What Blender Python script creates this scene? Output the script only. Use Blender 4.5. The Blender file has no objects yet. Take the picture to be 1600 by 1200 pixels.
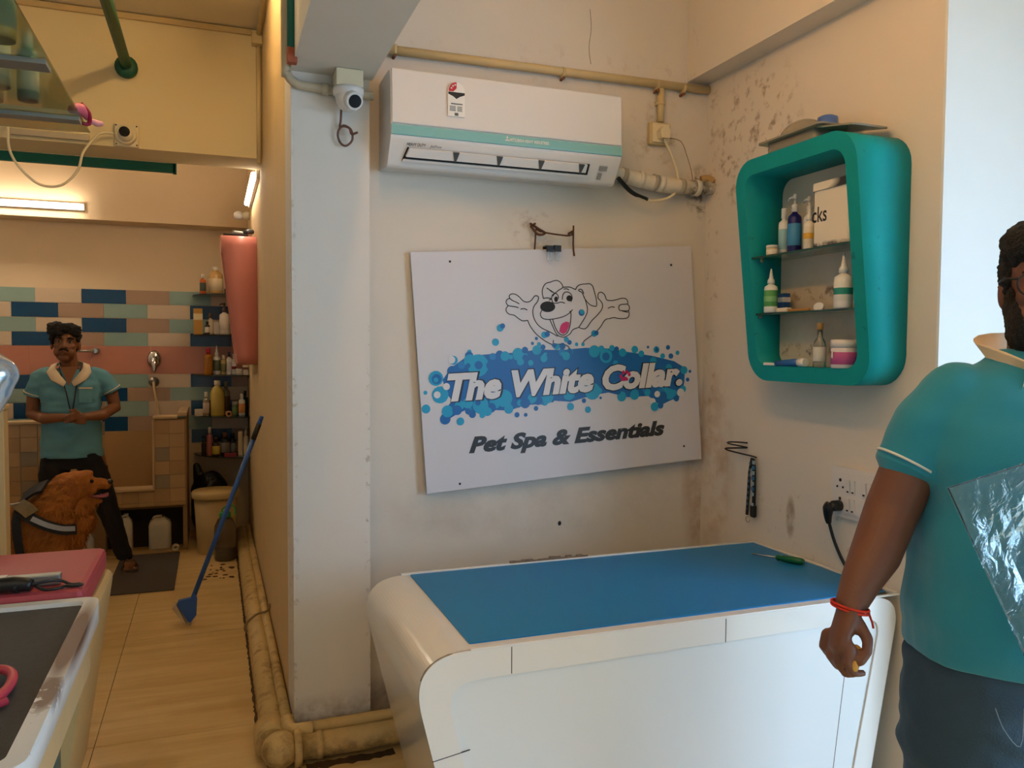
import bpy, bmesh, math, random
from mathutils import Vector, Matrix, noise as mnoise
random.seed(7)
PI = math.pi
sc = bpy.context.scene
COL = sc.collection

# ------------------------------------------------------------------ camera
F_PX = 1260.0
yaw, pit, roll = math.atan(468/1260), math.atan(56/1260), math.radians(0.35)
fw = Vector((math.sin(yaw)*math.cos(pit), math.cos(yaw)*math.cos(pit), -math.sin(pit)))
r0 = Vector((math.cos(yaw), -math.sin(yaw), 0)); u0 = r0.cross(fw)
rt = r0*math.cos(roll) + u0*math.sin(roll); up = rt.cross(fw)
cd = bpy.data.cameras.new('camera'); cam = bpy.data.objects.new('camera', cd); COL.objects.link(cam)
cd.sensor_width = 36; cd.lens = F_PX/1600*36; cd.clip_start = 0.02
m = Matrix((rt, up, -fw)).transposed().to_4x4(); m.translation = (0, 0, 1.5)
cam.matrix_world = m
sc.camera = cam

# ------------------------------------------------------------------ daylight
SKY_STRENGTH = 8.3
w = bpy.data.worlds.new('sky'); sc.world = w; w.use_nodes = True
bg = w.node_tree.nodes['Background']; bg.inputs[0].default_value = (0.55, 0.80, 1.10, 1); bg.inputs[1].default_value = SKY_STRENGTH
pd = bpy.data.lights.new('street_opening_portal', 'AREA'); pd.shape = 'RECTANGLE'; pd.size = 2.35; pd.size_y = 2.9
pd.cycles.is_portal = True
po = bpy.data.objects.new('street_opening_portal', pd); COL.objects.link(po)
po.location = (3.06, -0.35, 1.175); po.rotation_euler = (0, PI/2, 0)     # faces -X, into the shop
LAMP_SHOP = 54.0     # warm battens of the shop and the added fill tube (emission)
LAMP_BACK = 16.0     # tubes of the grooming room
sc.view_settings.view_transform = 'Standard'; sc.view_settings.look = 'None'
sc.view_settings.gamma = 1; sc.view_settings.use_curve_mapping = False
sc.view_settings.exposure = 0.0
sc.cycles.max_bounces = 8; sc.cycles.transmission_bounces = 6; sc.cycles.caustics_reflective = False; sc.cycles.caustics_refractive = False

# ------------------------------------------------------------------ materials
def lin(c):
    if isinstance(c, str):
        c = tuple(int(c[i:i+2], 16)/255 for i in (0, 2, 4))
    return tuple(((x+0.055)/1.055)**2.4 if x > 0.04045 else x/12.92 for x in c)
MATS = {}
def mat(name, col, rough=0.5, metal=0.0, var=0.06, vscale=8.0, bump=0.0, bscale=60.0, trans=0.0, ior=1.45, alpha=1.0,
        emit=0.0, stains=(), stretch=None, coat=0.0, spec=0.5, sheen=0.0):
    if name in MATS: return MATS[name]
    M = bpy.data.materials.new(name); M.use_nodes = True
    nt = M.node_tree; N = nt.nodes; L = nt.links
    b = N['Principled BSDF']; c = lin(col)
    b.inputs['Roughness'].default_value = rough; b.inputs['Metallic'].default_value = metal
    b.inputs['IOR'].default_value = ior; b.inputs['Transmission Weight'].default_value = trans
    b.inputs['Alpha'].default_value = alpha; b.inputs['Coat Weight'].default_value = coat
    b.inputs['Specular IOR Level'].default_value = spec; b.inputs['Sheen Weight'].default_value = sheen
    tc = N.new('ShaderNodeTexCoord'); src = tc.outputs['Object']
    if stretch:
        mp = N.new('ShaderNodeMapping'); mp.inputs['Scale'].default_value = stretch; L.new(src, mp.inputs[0]); vs = mp.outputs[0]
    else: vs = src
    nz = N.new('ShaderNodeTexNoise'); nz.inputs['Scale'].default_value = vscale; nz.inputs['Detail'].default_value = 5
    L.new(vs, nz.inputs['Vector'])
    mx = N.new('ShaderNodeMix'); mx.data_type = 'RGBA'
    mx.inputs[6].default_value = (*[x*(1-var) for x in c], 1); mx.inputs[7].default_value = (*[min(1, x*(1+var)) for x in c], 1)
    L.new(nz.outputs[0], mx.inputs[0]); out = mx.outputs[2]
    gpos = N.new('ShaderNodeNewGeometry').outputs['Position'] if stains else None
    # stains: (centre, radius(xyz), noise scale, lo, hi, colour, strength)
    for ce, ra, s, lo, hi, sc_, st in stains:
        mp = N.new('ShaderNodeMapping'); mp.vector_type = 'TEXTURE'
        mp.inputs['Location'].default_value = ce; mp.inputs['Scale'].default_value = ra; L.new(gpos, mp.inputs[0])
        gr = N.new('ShaderNodeTexGradient'); gr.gradient_type = 'SPHERICAL'; L.new(mp.outputs[0], gr.inputs[0])
        n2 = N.new('ShaderNodeTexNoise'); n2.inputs['Scale'].default_value = s; n2.inputs['Detail'].default_value = 6
        n2.inputs['Roughness'].default_value = 0.65; L.new(gpos, n2.inputs['Vector'])
        r1 = N.new('ShaderNodeMapRange'); r1.inputs['From Min'].default_value = 0; r1.inputs['From Max'].default_value = 0.45
        L.new(gr.outputs['Fac'], r1.inputs[0])
        r2 = N.new('ShaderNodeMapRange'); r2.inputs['From Min'].default_value = lo; r2.inputs['From Max'].default_value = hi
        L.new(n2.outputs[0], r2.inputs[0])
        mu = N.new('ShaderNodeMath'); mu.operation = 'MULTIPLY'; L.new(r1.outputs[0], mu.inputs[0]); L.new(r2.outputs[0], mu.inputs[1])
        m2 = N.new('ShaderNodeMath'); m2.operation = 'MULTIPLY'; L.new(mu.outputs[0], m2.inputs[0]); m2.inputs[1].default_value = st
        x2 = N.new('ShaderNodeMix'); x2.data_type = 'RGBA'; L.new(m2.outputs[0], x2.inputs[0]); L.new(out, x2.inputs[6])
        x2.inputs[7].default_value = (*lin(sc_), 1); out = x2.outputs[2]
    L.new(out, b.inputs['Base Color'])
    if bump:
        nb = N.new('ShaderNodeTexNoise'); nb.inputs['Scale'].default_value = bscale; nb.inputs['Detail'].default_value = 4
        L.new(vs, nb.inputs['Vector'])
        bp = N.new('ShaderNodeBump'); bp.inputs['Strength'].default_value = bump; bp.inputs['Distance'].default_value = 0.01
        L.new(nb.outputs[0], bp.inputs['Height']); L.new(bp.outputs[0], b.inputs['Normal'])
    if emit:
        b.inputs['Emission Color'].default_value = (*c, 1); b.inputs['Emission Strength'].default_value = emit
    MATS[name] = M
    return M

# ------------------------------------------------------------------ objects
def thing(name, label, cat, loc=(0, 0, 0), group=None):
    o = bpy.data.objects.new(name, None); COL.objects.link(o); o.location = loc; o.empty_display_size = 0.05
    o['label'] = label; o['category'] = cat
    if group: o['group'] = group
    o['_w'] = list(loc)
    return o
def tag(o, label, cat, group=None):
    o['label'] = label; o['category'] = cat
    if group: o['group'] = group
    return o
def worldloc(o):
    v = Vector((0, 0, 0))
    while o: v = v + o.location; o = o.parent
    return v

class MB:
    def __init__(s): s.v = []; s.f = []; s.sm = []
    def add(s, vs, fs, smooth=False):
        o = len(s.v); s.v += [Vector(p) for p in vs]
        for f in fs: s.f.append(tuple(i+o for i in f)); s.sm.append(smooth)
        return s
    def box(s, a, b, bev=0.0):
        x0, y0, z0 = a; x1, y1, z1 = b
        if x0 > x1: x0, x1 = x1, x0
        if y0 > y1: y0, y1 = y1, y0
        if z0 > z1: z0, z1 = z1, z0
        if bev <= 0:
            s.add([(x0,y0,z0),(x1,y0,z0),(x1,y1,z0),(x0,y1,z0),(x0,y0,z1),(x1,y0,z1),(x1,y1,z1),(x0,y1,z1)],
                  [(0,3,2,1),(4,5,6,7),(0,1,5,4),(1,2,6,5),(2,3,7,6),(3,0,4,7)])
        else:
            bm = bmesh.new(); bmesh.ops.create_cube(bm, size=1)
            for v in bm.verts: v.co = Vector(((x0+x1)/2+v.co.x*(x1-x0), (y0+y1)/2+v.co.y*(y1-y0), (z0+z1)/2+v.co.z*(z1-z0)))
            bmesh.ops.bevel(bm, geom=bm.edges[:], offset=bev, segments=2, affect='EDGES', profile=0.5)
            s.frombm(bm)
        return s
    def frombm(s, bm, smooth=False):
        bm.verts.index_update()
        s.add([v.co.copy() for v in bm.verts], [tuple(v.index for v in f.verts) for f in bm.faces], smooth); bm.free(); return s
    def tube(s, pts, r, n=10, caps=True, smooth=True, sub=0, closed=False):
        pts = [Vector(p) for p in pts]
        rs = r if isinstance(r, (list, tuple)) else [r]*len(pts)
        if sub: pts, rs = smooth_path(pts, rs, sub, closed)
        k = len(pts); rings = []; nrm = None
        for i, p in enumerate(pts):
            if closed: t = pts[(i+1) % k]-pts[i-1]
            else: t = pts[min(i+1, k-1)]-pts[max(i-1, 0)]
            t = t.normalized() if t.length > 1e-9 else Vector((0, 0, 1))
            if nrm is None:
                nrm = t.orthogonal().normalized()
            nrm = (nrm - t*nrm.dot(t)); nrm = nrm.normalized() if nrm.length > 1e-6 else t.orthogonal().normalized()
            bi = t.cross(nrm)
            rings.append([p + (nrm*math.cos(2*PI*j/n)+bi*math.sin(2*PI*j/n))*rs[i] for j in range(n)])
        return s.loft(rings, caps, smooth, closed)
    def loft(s, rings, caps=True, smooth=True, closed=False):
        n = len(rings[0]); o = len(s.v); k = len(rings)
        for R in rings: s.v += [Vector(p) for p in R]
        for i in range(k if closed else k-1):
            i2 = (i+1) % k
            for j in range(n):
                s.f.append((o+i*n+j, o+i*n+(j+1) % n, o+i2*n+(j+1) % n, o+i2*n+j)); s.sm.append(smooth)
        if caps and not closed:
            s.f.append(tuple(o+j for j in reversed(range(n)))); s.sm.append(False)
            s.f.append(tuple(o+(k-1)*n+j for j in range(n))); s.sm.append(False)
        return s
    def cyl(s, p, q, r, n=16, r2=None, smooth=True):
        return s.tube([p, q], [r, r if r2 is None else r2], n, True, smooth)
    def capsule(s, pts, rs, n=12):           # rounded ends, for bodies
        pts = [Vector(p) for p in pts]; rs = list(rs)
        d0 = (pts[0]-pts[1]).normalized(); d1 = (pts[-1]-pts[-2]).normalized()
        a = [(pts[0]+d0*rs[0]*math.sin(t), rs[0]*math.cos(t)) for t in (1.45, 1.1, .7, .35)]
        z = [(pts[-1]+d1*rs[-1]*math.sin(t), rs[-1]*math.cos(t)) for t in (.35, .7, 1.1, 1.45)]
        P = [x[0] for x in a]+pts+[x[0] for x in z]; R = [x[1] for x in a]+rs+[x[1] for x in z]
        return s.tube(P, R, n)
    def ell(s, c, rx, ry, rz, n=16, k=10, rot=None):
        c = Vector(c); rings = []
        for i in range(k+1):
            t = -PI/2+PI*(i+.001)/(k+.002)
            R = []
            for j in range(n):
                v = Vector((rx*math.cos(t)*math.cos(2*PI*j/n), ry*math.cos(t)*math.sin(2*PI*j/n), rz*math.sin(t)))
                if rot: v = rot @ v
                R.append(c+v)
            rings.append(R)
        return s.loft(rings, True, True)
    def lathe(s, c, prof, n=18, axis='Z', smooth=True, a0=0, a1=2*PI):
        c = Vector(c); rings = []; full = abs(a1-a0-2*PI) < 1e-6
        for (r, z) in prof:
            R = []
            for j in range(n if full else n+1):
                a = a0+(a1-a0)*j/n; x, y = max(r, 1e-5)*math.cos(a), max(r, 1e-5)*math.sin(a)
                R.append(c+(Vector((x, y, z)) if axis == 'Z' else Vector((x, -z, y)) if axis == 'Y' else Vector((-z, x, y))))
            rings.append(R)
        if full: return s.loft(rings, True, smooth)
        o = len(s.v); nn = n+1
        for R in rings: s.v += R
        for i in range(len(rings)-1):
            for j in range(n): s.f.append((o+i*nn+j, o+i*nn+j+1, o+(i+1)*nn+j+1, o+(i+1)*nn+j)); s.sm.append(smooth)
        return s
    def prism(s, poly, fn0, fn1, smooth=False, caps=True):   # poly of 2-tuples; fn maps (u,v)->point on two faces
        n = len(poly); o = len(s.v)
        s.v += [Vector(fn0(*p)) for p in poly]+[Vector(fn1(*p)) for p in poly]
        for j in range(n): s.f.append((o+j, o+(j+1) % n, o+n+(j+1) % n, o+n+j)); s.sm.append(smooth)
        if caps:
            s.f.append(tuple(o+j for j in reversed(range(n)))); s.sm.append(False)
            s.f.append(tuple(o+n+j for j in range(n))); s.sm.append(False)
        return s
    def ring(s, outer, inner, fo0, fo1, fi0=None, fi1=None):  # frame between two loops, two faces
        fi0 = fi0 or fo0; fi1 = fi1 or fo1
        n = len(outer); o = len(s.v)
        s.v += [Vector(fo0(*p)) for p in outer]+[Vector(fo1(*p)) for p in outer]+[Vector(fi0(*p)) for p in inner]+[Vector(fi1(*p)) for p in inner]
        for j in range(n):
            k = (j+1) % n
            for a, b, sm in ((0, 1, True), (2, 0, False), (3, 2, True), (1, 3, False)):
                s.f.append((o+a*n+j, o+a*n+k, o+b*n+k, o+b*n+j)); s.sm.append(sm)
        return s
    def xf(s, fn):
        s.v = [Vector(fn(p)) for p in s.v]; return s
    def mesh(s, name, off=Vector((0, 0, 0))):
        me = bpy.data.meshes.new(name)
        me.from_pydata([tuple(p-off) for p in s.v], [], s.f)
        me.polygons.foreach_set('use_smooth', s.sm)
        bm = bmesh.new(); bm.from_mesh(me); bmesh.ops.recalc_face_normals(bm, faces=bm.faces[:]); bm.to_mesh(me); bm.free()
        return me
    def build(s, name, material, parent=None, label=None, kind=None):
        off = worldloc(parent) if parent else Vector((0, 0, 0))
        o = bpy.data.objects.new(name, s.mesh(name, off)); COL.objects.link(o)
        if parent: o.parent = parent
        if material: o.data.materials.append(material)
        if label: o['label'] = label
        if kind: o['kind'] = kind
        return o

def smooth_path(pts, rs, sub, closed=False):
    k = len(pts); P = []; R = []
    g = (lambda i: pts[i % k]) if closed else (lambda i: pts[max(0, min(k-1, i))])
    for i in range(k if closed else k-1):
        p0, p1, p2, p3 = g(i-1), g(i), g(i+1), g(i+2)
        for j in range(sub):
            t = j/sub
            P.append(.5*((2*p1)+(-p0+p2)*t+(2*p0-5*p1+4*p2-p3)*t*t+(-p0+3*p1-3*p2+p3)*t**3))
            R.append(rs[i % k]*(1-t)+rs[(i+1) % k]*t)
    if not closed: P.append(pts[-1]); R.append(rs[-1])
    return P, R
def rrect(x0, y0, x1, y1, r, seg=5):
    P = []
    for cx, cy, a in ((x1-r, y1-r, 0), (x0+r, y1-r, 90), (x0+r, y0+r, 180), (x1-r, y0+r, 270)):
        for i in range(seg+1):
            t = math.radians(a+90*i/seg); P.append((cx+r*math.cos(t), cy+r*math.sin(t)))
    return P
def rpoly(P, r, seg=6):           # round the corners of a convex polygon
    out = []; n = len(P)
    for i in range(n):
        p = Vector(P[i]); a = (Vector(P[i-1])-p); b = (Vector(P[(i+1) % n])-p)
        rr = r[i] if isinstance(r, (list, tuple)) else r
        half = a.angle(b)/2; d = min(rr/math.tan(half), a.length*.49, b.length*.49)
        p0 = p+a.normalized()*d; p1 = p+b.normalized()*d
        for k in range(seg+1):
            t = k/seg; out.append(tuple((1-t)**2*p0+2*t*(1-t)*p+t*t*p1))
    return out
def struct(o): o['kind'] = 'structure'; return o
def wallbox(name, a, b, m): return struct(MB().box(a, b).build(name, m))
def text_mb(s, fit=None, size=1.0, offset=0.0, shear=0.0, depth=0.0, fn=None):
    """text as flat mesh; fit = quad (BL, BR, TR, TL) given for baseline / cap-height box, mapped bilinearly; fn maps (u, v) -> 3D"""
    c = bpy.data.curves.new('t', 'FONT'); c.body = s; c.size = size; c.offset = offset; c.shear = shear; c.resolution_u = 3
    c.fill_mode = 'FRONT'
    o = bpy.data.objects.new('t', c); COL.objects.link(o)
    dg = bpy.context.evaluated_depsgraph_get()
    me = bpy.data.meshes.new_from_object(o.evaluated_get(dg))
    bpy.data.objects.remove(o); bpy.data.curves.remove(c)
    V = [v.co.copy() for v in me.vertices]; Fs = [tuple(p.vertices) for p in me.polygons]; bpy.data.meshes.remove(me)
    x0 = min(v.x for v in V); x1 = max(v.x for v in V); cap = 0.69*size
    mb = MB(); P = []
    BL, BR, TR, TL = [Vector(q) for q in fit]
    for v in V:
        u = (v.x-x0)/(x1-x0); t = v.y/cap
        q = (BL*(1-u)+BR*u)*(1-t)+(TL*(1-u)+TR*u)*t
        P.append(fn(*q))
    mb.add(P, Fs); return mb
def remesh(mb, name, voxel, material, parent, smooth=6, label=None, fac=0.5):
    me = mb.mesh('tmp'); o = bpy.data.objects.new('tmp', me); COL.objects.link(o)
    r = o.modifiers.new('r', 'REMESH'); r.mode = 'VOXEL'; r.voxel_size = voxel; r.use_smooth_shade = True
    if smooth:
        s = o.modifiers.new('s', 'SMOOTH'); s.factor = fac; s.iterations = smooth
    dg = bpy.context.evaluated_depsgraph_get()
    m2 = bpy.data.meshes.new_from_object(o.evaluated_get(dg)); bpy.data.objects.remove(o); bpy.data.meshes.remove(me)
    m2.name = name
    off = worldloc(parent) if parent else Vector((0, 0, 0))
    if off.length: m2.transform(Matrix.Translation(-off))
    m2.polygons.foreach_set('use_smooth', [True]*len(m2.polygons))
    m2.materials.clear(); m2.materials.append(material)
    q = bpy.data.objects.new(name, m2); COL.objects.link(q)
    if parent: q.parent = parent
    if label: q['label'] = label
    return q

# ------------------------------------------------------------------ the room shell
XW, XR, YB, YC, ZC = 0.27, 2.07, 3.105, 3.005, 3.22
DIRT = '5a4630'
m_back = mat('white_wall_paint', 'd6d0c6', .75, var=.05, vscale=3, bump=.08, bscale=25, stains=[
    ((1.3, 3.1, 0.0), (1.4, .4, .30), 9, .35, .7, '4b3a28', .8),
    ((2.06, 3.1, 0.92), (.10, .3, .45), 9, .3, .7, '94683c', .75),
    ((2.05, 3.1, 2.2), (.10, .3, .13), 26, .45, .62, '3a2c20', .8),
    ((1.82, 3.1, 2.42), (.16, .3, .2), 22, .5, .7, '9a7a4c', .5),
    ((1.55, 3.1, 2.66), (1.0, .3, .10), 18, .55, .75, '9a7c50', .35),
    ((1.24, 3.1, 1.99), (.12, .3, .10), 24, .5, .7, '8a5a3c', .45),
    ((1.38, 3.1, 0.86), (1.1, .3, .22), 3, .4, .75, 'a59c90', .5)])
m_col = mat('column_paint', 'd8d5d0', .75, var=.05, vscale=3, bump=.1, bscale=20, stains=[
    ((.41, 3.0, 0.06), (.4, .3, .16), 12, .35, .7, '5d4c38', .8),
    ((.27, 3.0, 1.0), (.022, .3, 1.6), 30, .56, .66, 'a8987e', .6),
    ((.55, 3.0, .8), (.022, .3, .9), 30, .56, .66, '857564', .6)])
m_right = mat('right_wall_paint', 'e0d8cc', .75, var=.06, vscale=3, bump=.08, bscale=25, stains=[
    ((2.07, 2.78, 2.36), (.3, .34, .34), 15, .53, .66, '7d5f38', .75),
    ((2.07, 3.05, 2.0), (.3, .06, 1.2), 24, .56, .7, '8a6a40', .45),
    ((2.07, 3.0, 1.0), (.3, .16, .5), 6, .38, .68, 'a87e52', .65),
    ((2.07, 2.5, .86), (.3, .03, .09), 12, .3, .5, '8c7257', .75),
    ((2.07, 2.35, .85), (.3, .5, .16), 22, .6, .72, '7d6243', .5)])
m_corr = mat('ochre_wall_paint', 'cdb487', .7, var=.06, vscale=4, bump=.05, bscale=25)
m_beige = mat('beige_wall_paint', 'dcc4a2', .75, var=.05, vscale=3, bump=.05, bscale=25)
m_ceil = mat('ceiling_paint', 'e2d6ba', .8, var=.04)
m_lint = mat('lintel_paint', 'e0d0a6', .8, var=.05, vscale=3)

wallbox('wall_back', (.55, YB, 0), (2.2, 3.25, ZC), m_back)
wallbox('wall_column', (XW, YC, 0), (.55, 3.25, ZC), m_col)
wallbox('wall_corridor', (XW, 3.25, 0), (.42, 7.1, ZC), m_corr)
wallbox('wall_right', (XR, 1.86, 0), (2.2, 3.25, ZC), m_right)
struct(MB().box((XR, 1.85, 0), (3.16, 1.86, ZC)).box((2.2, 1.86, 0), (3.16, 1.98, ZC)).build('wall_alcove', mat('alcove_wall_paint', 'e6e9e9', .7, var=.03)))
wallbox('wall_front', (-2.1, -2.25, 0), (3.16, -2.1, ZC), mat('plain_white_paint', 'e6e3dc', .8, var=.03))
wallbox('wall_left', (-2.1, -2.1, 0), (-2.0, 7.1, ZC), MATS['plain_white_paint'])
wallbox('wall_far', (-2.0, 7.0, 0), (XW, 7.1, ZC), m_beige)
wallbox('ceiling', (-2.1, -2.25, ZC), (3.16, 7.1, ZC+.1), m_ceil)
# street side of the shop: jambs and head of the entrance
st = MB().box((3.02, 1.1, 0), (3.16, 1.85, ZC)).box((3.02, -2.1, 0), (3.16, -1.8, ZC)).box((3.02, -1.8, 2.35), (3.16, 1.1, ZC))
struct(st.build('wall_street', m_back))
# beams
wallbox('trim_1', (XW, -2.1, 2.48), (.56, YC, ZC), mat('beam_paint', 'dcd8d0', .8, var=.04))
wallbox('trim_2', (1.965, 1.85, 2.67), (XR, YB, ZC), m_right)
wallbox('trim_3', (-2.0, 4.68, 2.53), (XW, 4.98, ZC), m_lint)
wallbox('trim_4', (-2.0, 6.78, 2.44), (XW, 7.0, ZC), m_beige)
wallbox('pavement', (3.02, -6, -.1), (14, 8, -.02), mat('pavement_concrete', 'b8b4ac', .9, var=.1))
wallbox('plinth', (2.2, 1.9, -.1), (3.02, 1.98, 0), m_back)

# floor of wood-look tiles: slab with single tiles
fl = struct(MB().box((-2.1, -2.25, -.1), (3.16, 7.1, -.006)).build('floor', mat('grout', '6d4f27', .9)))
def floor_mat():
    M = bpy.data.materials.new('wood_look_tile'); M.use_nodes = True; nt = M.node_tree; N = nt.nodes; L = nt.links
    b = N['Principled BSDF']; b.inputs['Roughness'].default_value = .32
    g = N.new('ShaderNodeNewGeometry')
    mp = N.new('ShaderNodeMapping'); mp.inputs['Scale'].default_value = (1.0, 9.0, 1); mp.inputs['Rotation'].default_value = (0, 0, .06)
    L.new(g.outputs['Position'], mp.inputs[0])
    n1 = N.new('ShaderNodeTexNoise'); n1.inputs['Scale'].default_value = 1.6; n1.inputs['Detail'].default_value = 8; n1.inputs['Roughness'].default_value = .62
    n1.inputs['Distortion'].default_value = .6
    L.new(mp.outputs[0], n1.inputs['Vector'])
    cr = N.new('ShaderNodeValToRGB'); e = cr.color_ramp.elements
    e[0].position = .28; e[0].color = (*lin('c8a468'), 1); e[1].position = .74; e[1].color = (*lin('e2c792'), 1)
    k = e.new(.5); k.color = (*lin('d6b67c'), 1)
    L.new(n1.outputs[0], cr.inputs[0])
    n2 = N.new('ShaderNodeTexNoise'); n2.inputs['Scale'].default_value = 2.2; n2.inputs['Detail'].default_value = 6
    L.new(g.outputs['Position'], n2.inputs['Vector'])
    r2 = N.new('ShaderNodeMapRange'); r2.inputs['From Min'].default_value = .58; r2.inputs['From Max'].default_value = .8; r2.inputs['To Max'].default_value = .35
    L.new(n2.outputs[0], r2.inputs[0])
    mx = N.new('ShaderNodeMix'); mx.data_type = 'RGBA'; L.new(r2.outputs[0], mx.inputs[0]); L.new(cr.outputs[0], mx.inputs[6]); mx.inputs[7].default_value = (*lin('7d5b2f'), 1)
    L.new(mx.outputs[2], b.inputs['Base Color'])
    return M
m_floor = floor_mat()
tile_me = MB().box((0, 0, -.008), (.597, 1.157, 0)).mesh('floor_tile'); tile_me.materials.append(m_floor)
for i in range(-3, 6):
    for j in range(-5, 4):
        x = -.428+.6*i; y = 3.306+1.16*j
        if x > 3.0 or x < -2.5 or y > 7.0: continue
        if y > 3.3 and x > .3: continue
        if x < -2.1: continue
        if x+.6 > 3.16 or y+1.16 > 7.1 or y < -2.25:
            x1, y1, y0 = min(x+.597, 3.02), min(y+1.157, 7.0), max(y, -2.1)
            o = MB().box((x, y0, -.008), (x1, y1, 0)).build('floor_tile', m_floor, fl); continue
        o = bpy.data.objects.new('floor_tile', tile_me); COL.objects.link(o); o.parent = fl; o.location = (x, y, 0)

# glazed wall tiles of the far wall, running bond, four colours in turn
m_tile = {'t': mat('teal_glaze', '8fa89e', .3, var=.05), 'c': mat('cream_glaze', 'd2bca0', .3, var=.05), 'n': mat('navy_glaze', '0d4269', .25, var=.06),
          'b': mat('beige_glaze', 'ab8d74', .3, var=.05), 'p': mat('pink_glaze', 'c4826a', .3, var=.05)}
wf = bpy.data.objects['wall_far']
rows = [(1.827, 1.936, 0), (1.716, 1.825, 1), (1.604, 1.713, 0), (1.499, 1.602, 1), (1.171, 1.276, 1), (1.065, 1.169, 0), (.944, 1.063, 1), (.83, .942, 0), (.72, .828, 1)]
cyc = 'tcnb'
def wtile(x0, x1, z0, z1, c):
    x0 = max(x0, -1.99); x1 = min(x1, .268)
    if x1-x0 < .02: return
    MB().box((x0+.001, 6.993, z0), (x1-.001, 7.0, z1)).build('wall_tile', m_tile[c], wf)
for z0, z1, odd in rows:
    # even rows: teal ends at -1.2526, cream to -.9415 ; odd rows: cream ends at -1.412
    base = -1.2526-.3115 if not odd else -1.412-.3115
    for k in range(-2, 7):
        x0 = base+.3115*k
        c = cyc[(k+(0 if not odd else 1)) % 4]
        wtile(x0, x0+.3115, z0, z1, c)
for k in range(-2, 5): wtile(-1.0+.42*k-.3, -1.0+.42*(k+1)-.3, 1.278, 1.497, 'p')

# skirting pipes along the corridor and round the column
m_pipe = mat('painted_pipe', 'c9ad74', .5, var=.12, vscale=14, stains=[((.2, 4.5, 0), (.3, 3.5, .3), 14, .5, .7, '6b4d25', .7), ((.5, 2.96, .0), (.5, .2, .1), 16, .4, .65, '4a3a22', .8)])
m_dirt = mat('floor_grime', '4a3820', .95, var=.4, vscale=40)
p = thing('drain_pipe', 'thick cream drain pipe along the foot of the corridor wall and column', 'pipe', (.2, 3.0, 0))
MB().tube([(.205, 6.6, .055), (.205, 5, .055), (.205, 3.05, .055)], .05, 14).build('long_pipe', m_pipe, p)
MB().tube([(.19, 3.12, .055), (.19, 2.985, .055)], .062, 16).build('elbow_collar', m_pipe, p)
MB().ell((.215, 2.93, .062), .068, .07, .062).build('elbow', m_pipe, p)
MB().tube([(.26, 2.93, .058), (.285, 2.93, .058)], .066, 16).build('elbow_collar', m_pipe, p)
MB().tube([(.33, 2.935, .055), (.345, 2.935, .055), (.36, 2.935, .055)], [.042, .05, .05], 16).build('coupling', m_pipe, p)
MB().tube([(.285, 2.935, .055), (.9, 2.95, .055)], .046, 14).build('wall_pipe', m_pipe, p)
p = thing('water_pipe', 'thin cream water pipe running above the thick skirting pipe', 'pipe', (.24, 3.0, .1))
MB().tube([(.247, 6.6, .10), (.247, 3.02, .105)], .021, 10).build('long_pipe', m_pipe, p)
MB().tube([(.25, 3.06, .105), (.25, 2.985, .105), (.27, 2.965, .105), (.33, 2.965, .105)], .027, 10, sub=4).build('elbow', m_pipe, p)
MB().tube([(.31, 2.97, .108), (.95, 2.975, .114)], .021, 10).build('wall_pipe', m_pipe, p)
MB().tube([(.148, 4.25, .05), (.15, 4.27, .09), (.2, 4.29, .125), (.25, 4.28, .14), (.268, 4.3, .17)], .006, 6, sub=4).build('cable_tie', mat('tie_grey', '8a7350', .7), p)
rg = random.Random(3)
def grime(lab, path, wid, step=.02):      # flat dirt streak with ragged edges along a line
    (xa, ya), (xb, yb) = path; n = int(math.hypot(xb-xa, yb-ya)/step); nx_, ny_ = (yb-ya), -(xb-xa); l_ = math.hypot(nx_, ny_); nx_ /= l_; ny_ /= l_
    V = []; Fc = []
    for i in range(n+1):
        t = i/n; x, y = xa+(xb-xa)*t, ya+(yb-ya)*t; w0 = wid*rg.uniform(.2, 1); w1 = wid*rg.uniform(.6, 1)
        V += [(x+nx_*w0, y+ny_*w0, .0008), (x-nx_*w1, y-ny_*w1, .0012)]
        if i: Fc.append((2*i-2, 2*i, 2*i+1, 2*i-1))
    o = MB().add(V, Fc).build('grime', m_dirt, None, kind='stuff'); tag(o, lab, 'dirt'); return o
grime('dark grime line on the floor beside the corridor pipe', ((.150, 6.5), (.150, 3.02)), .008)
grime('dark grime on the floor under the pipes by the column', ((.30, 2.885), (.62, 2.89)), .035)
db_ = MB()
for i in range(26):
    x, y = rg.uniform(-.08, .12), rg.uniform(5.45, 5.85); r = rg.uniform(.006, .02); a = rg.uniform(0, PI)
    db_.prism([(x+r*math.cos(a+k*PI/3)*rg.uniform(.5, 1.3), y+r*math.sin(a+k*PI/3)*rg.uniform(.5, 1.3)) for k in range(6)], lambda u, v: (u, v, .0005), lambda u, v: (u, v, .003))
tag(db_.build('debris', mat('wet_debris', '5a3d22', .6, var=.3), None, kind='stuff'), 'scraps and wet dirt on the floor before the bucket', 'dirt')

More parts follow.
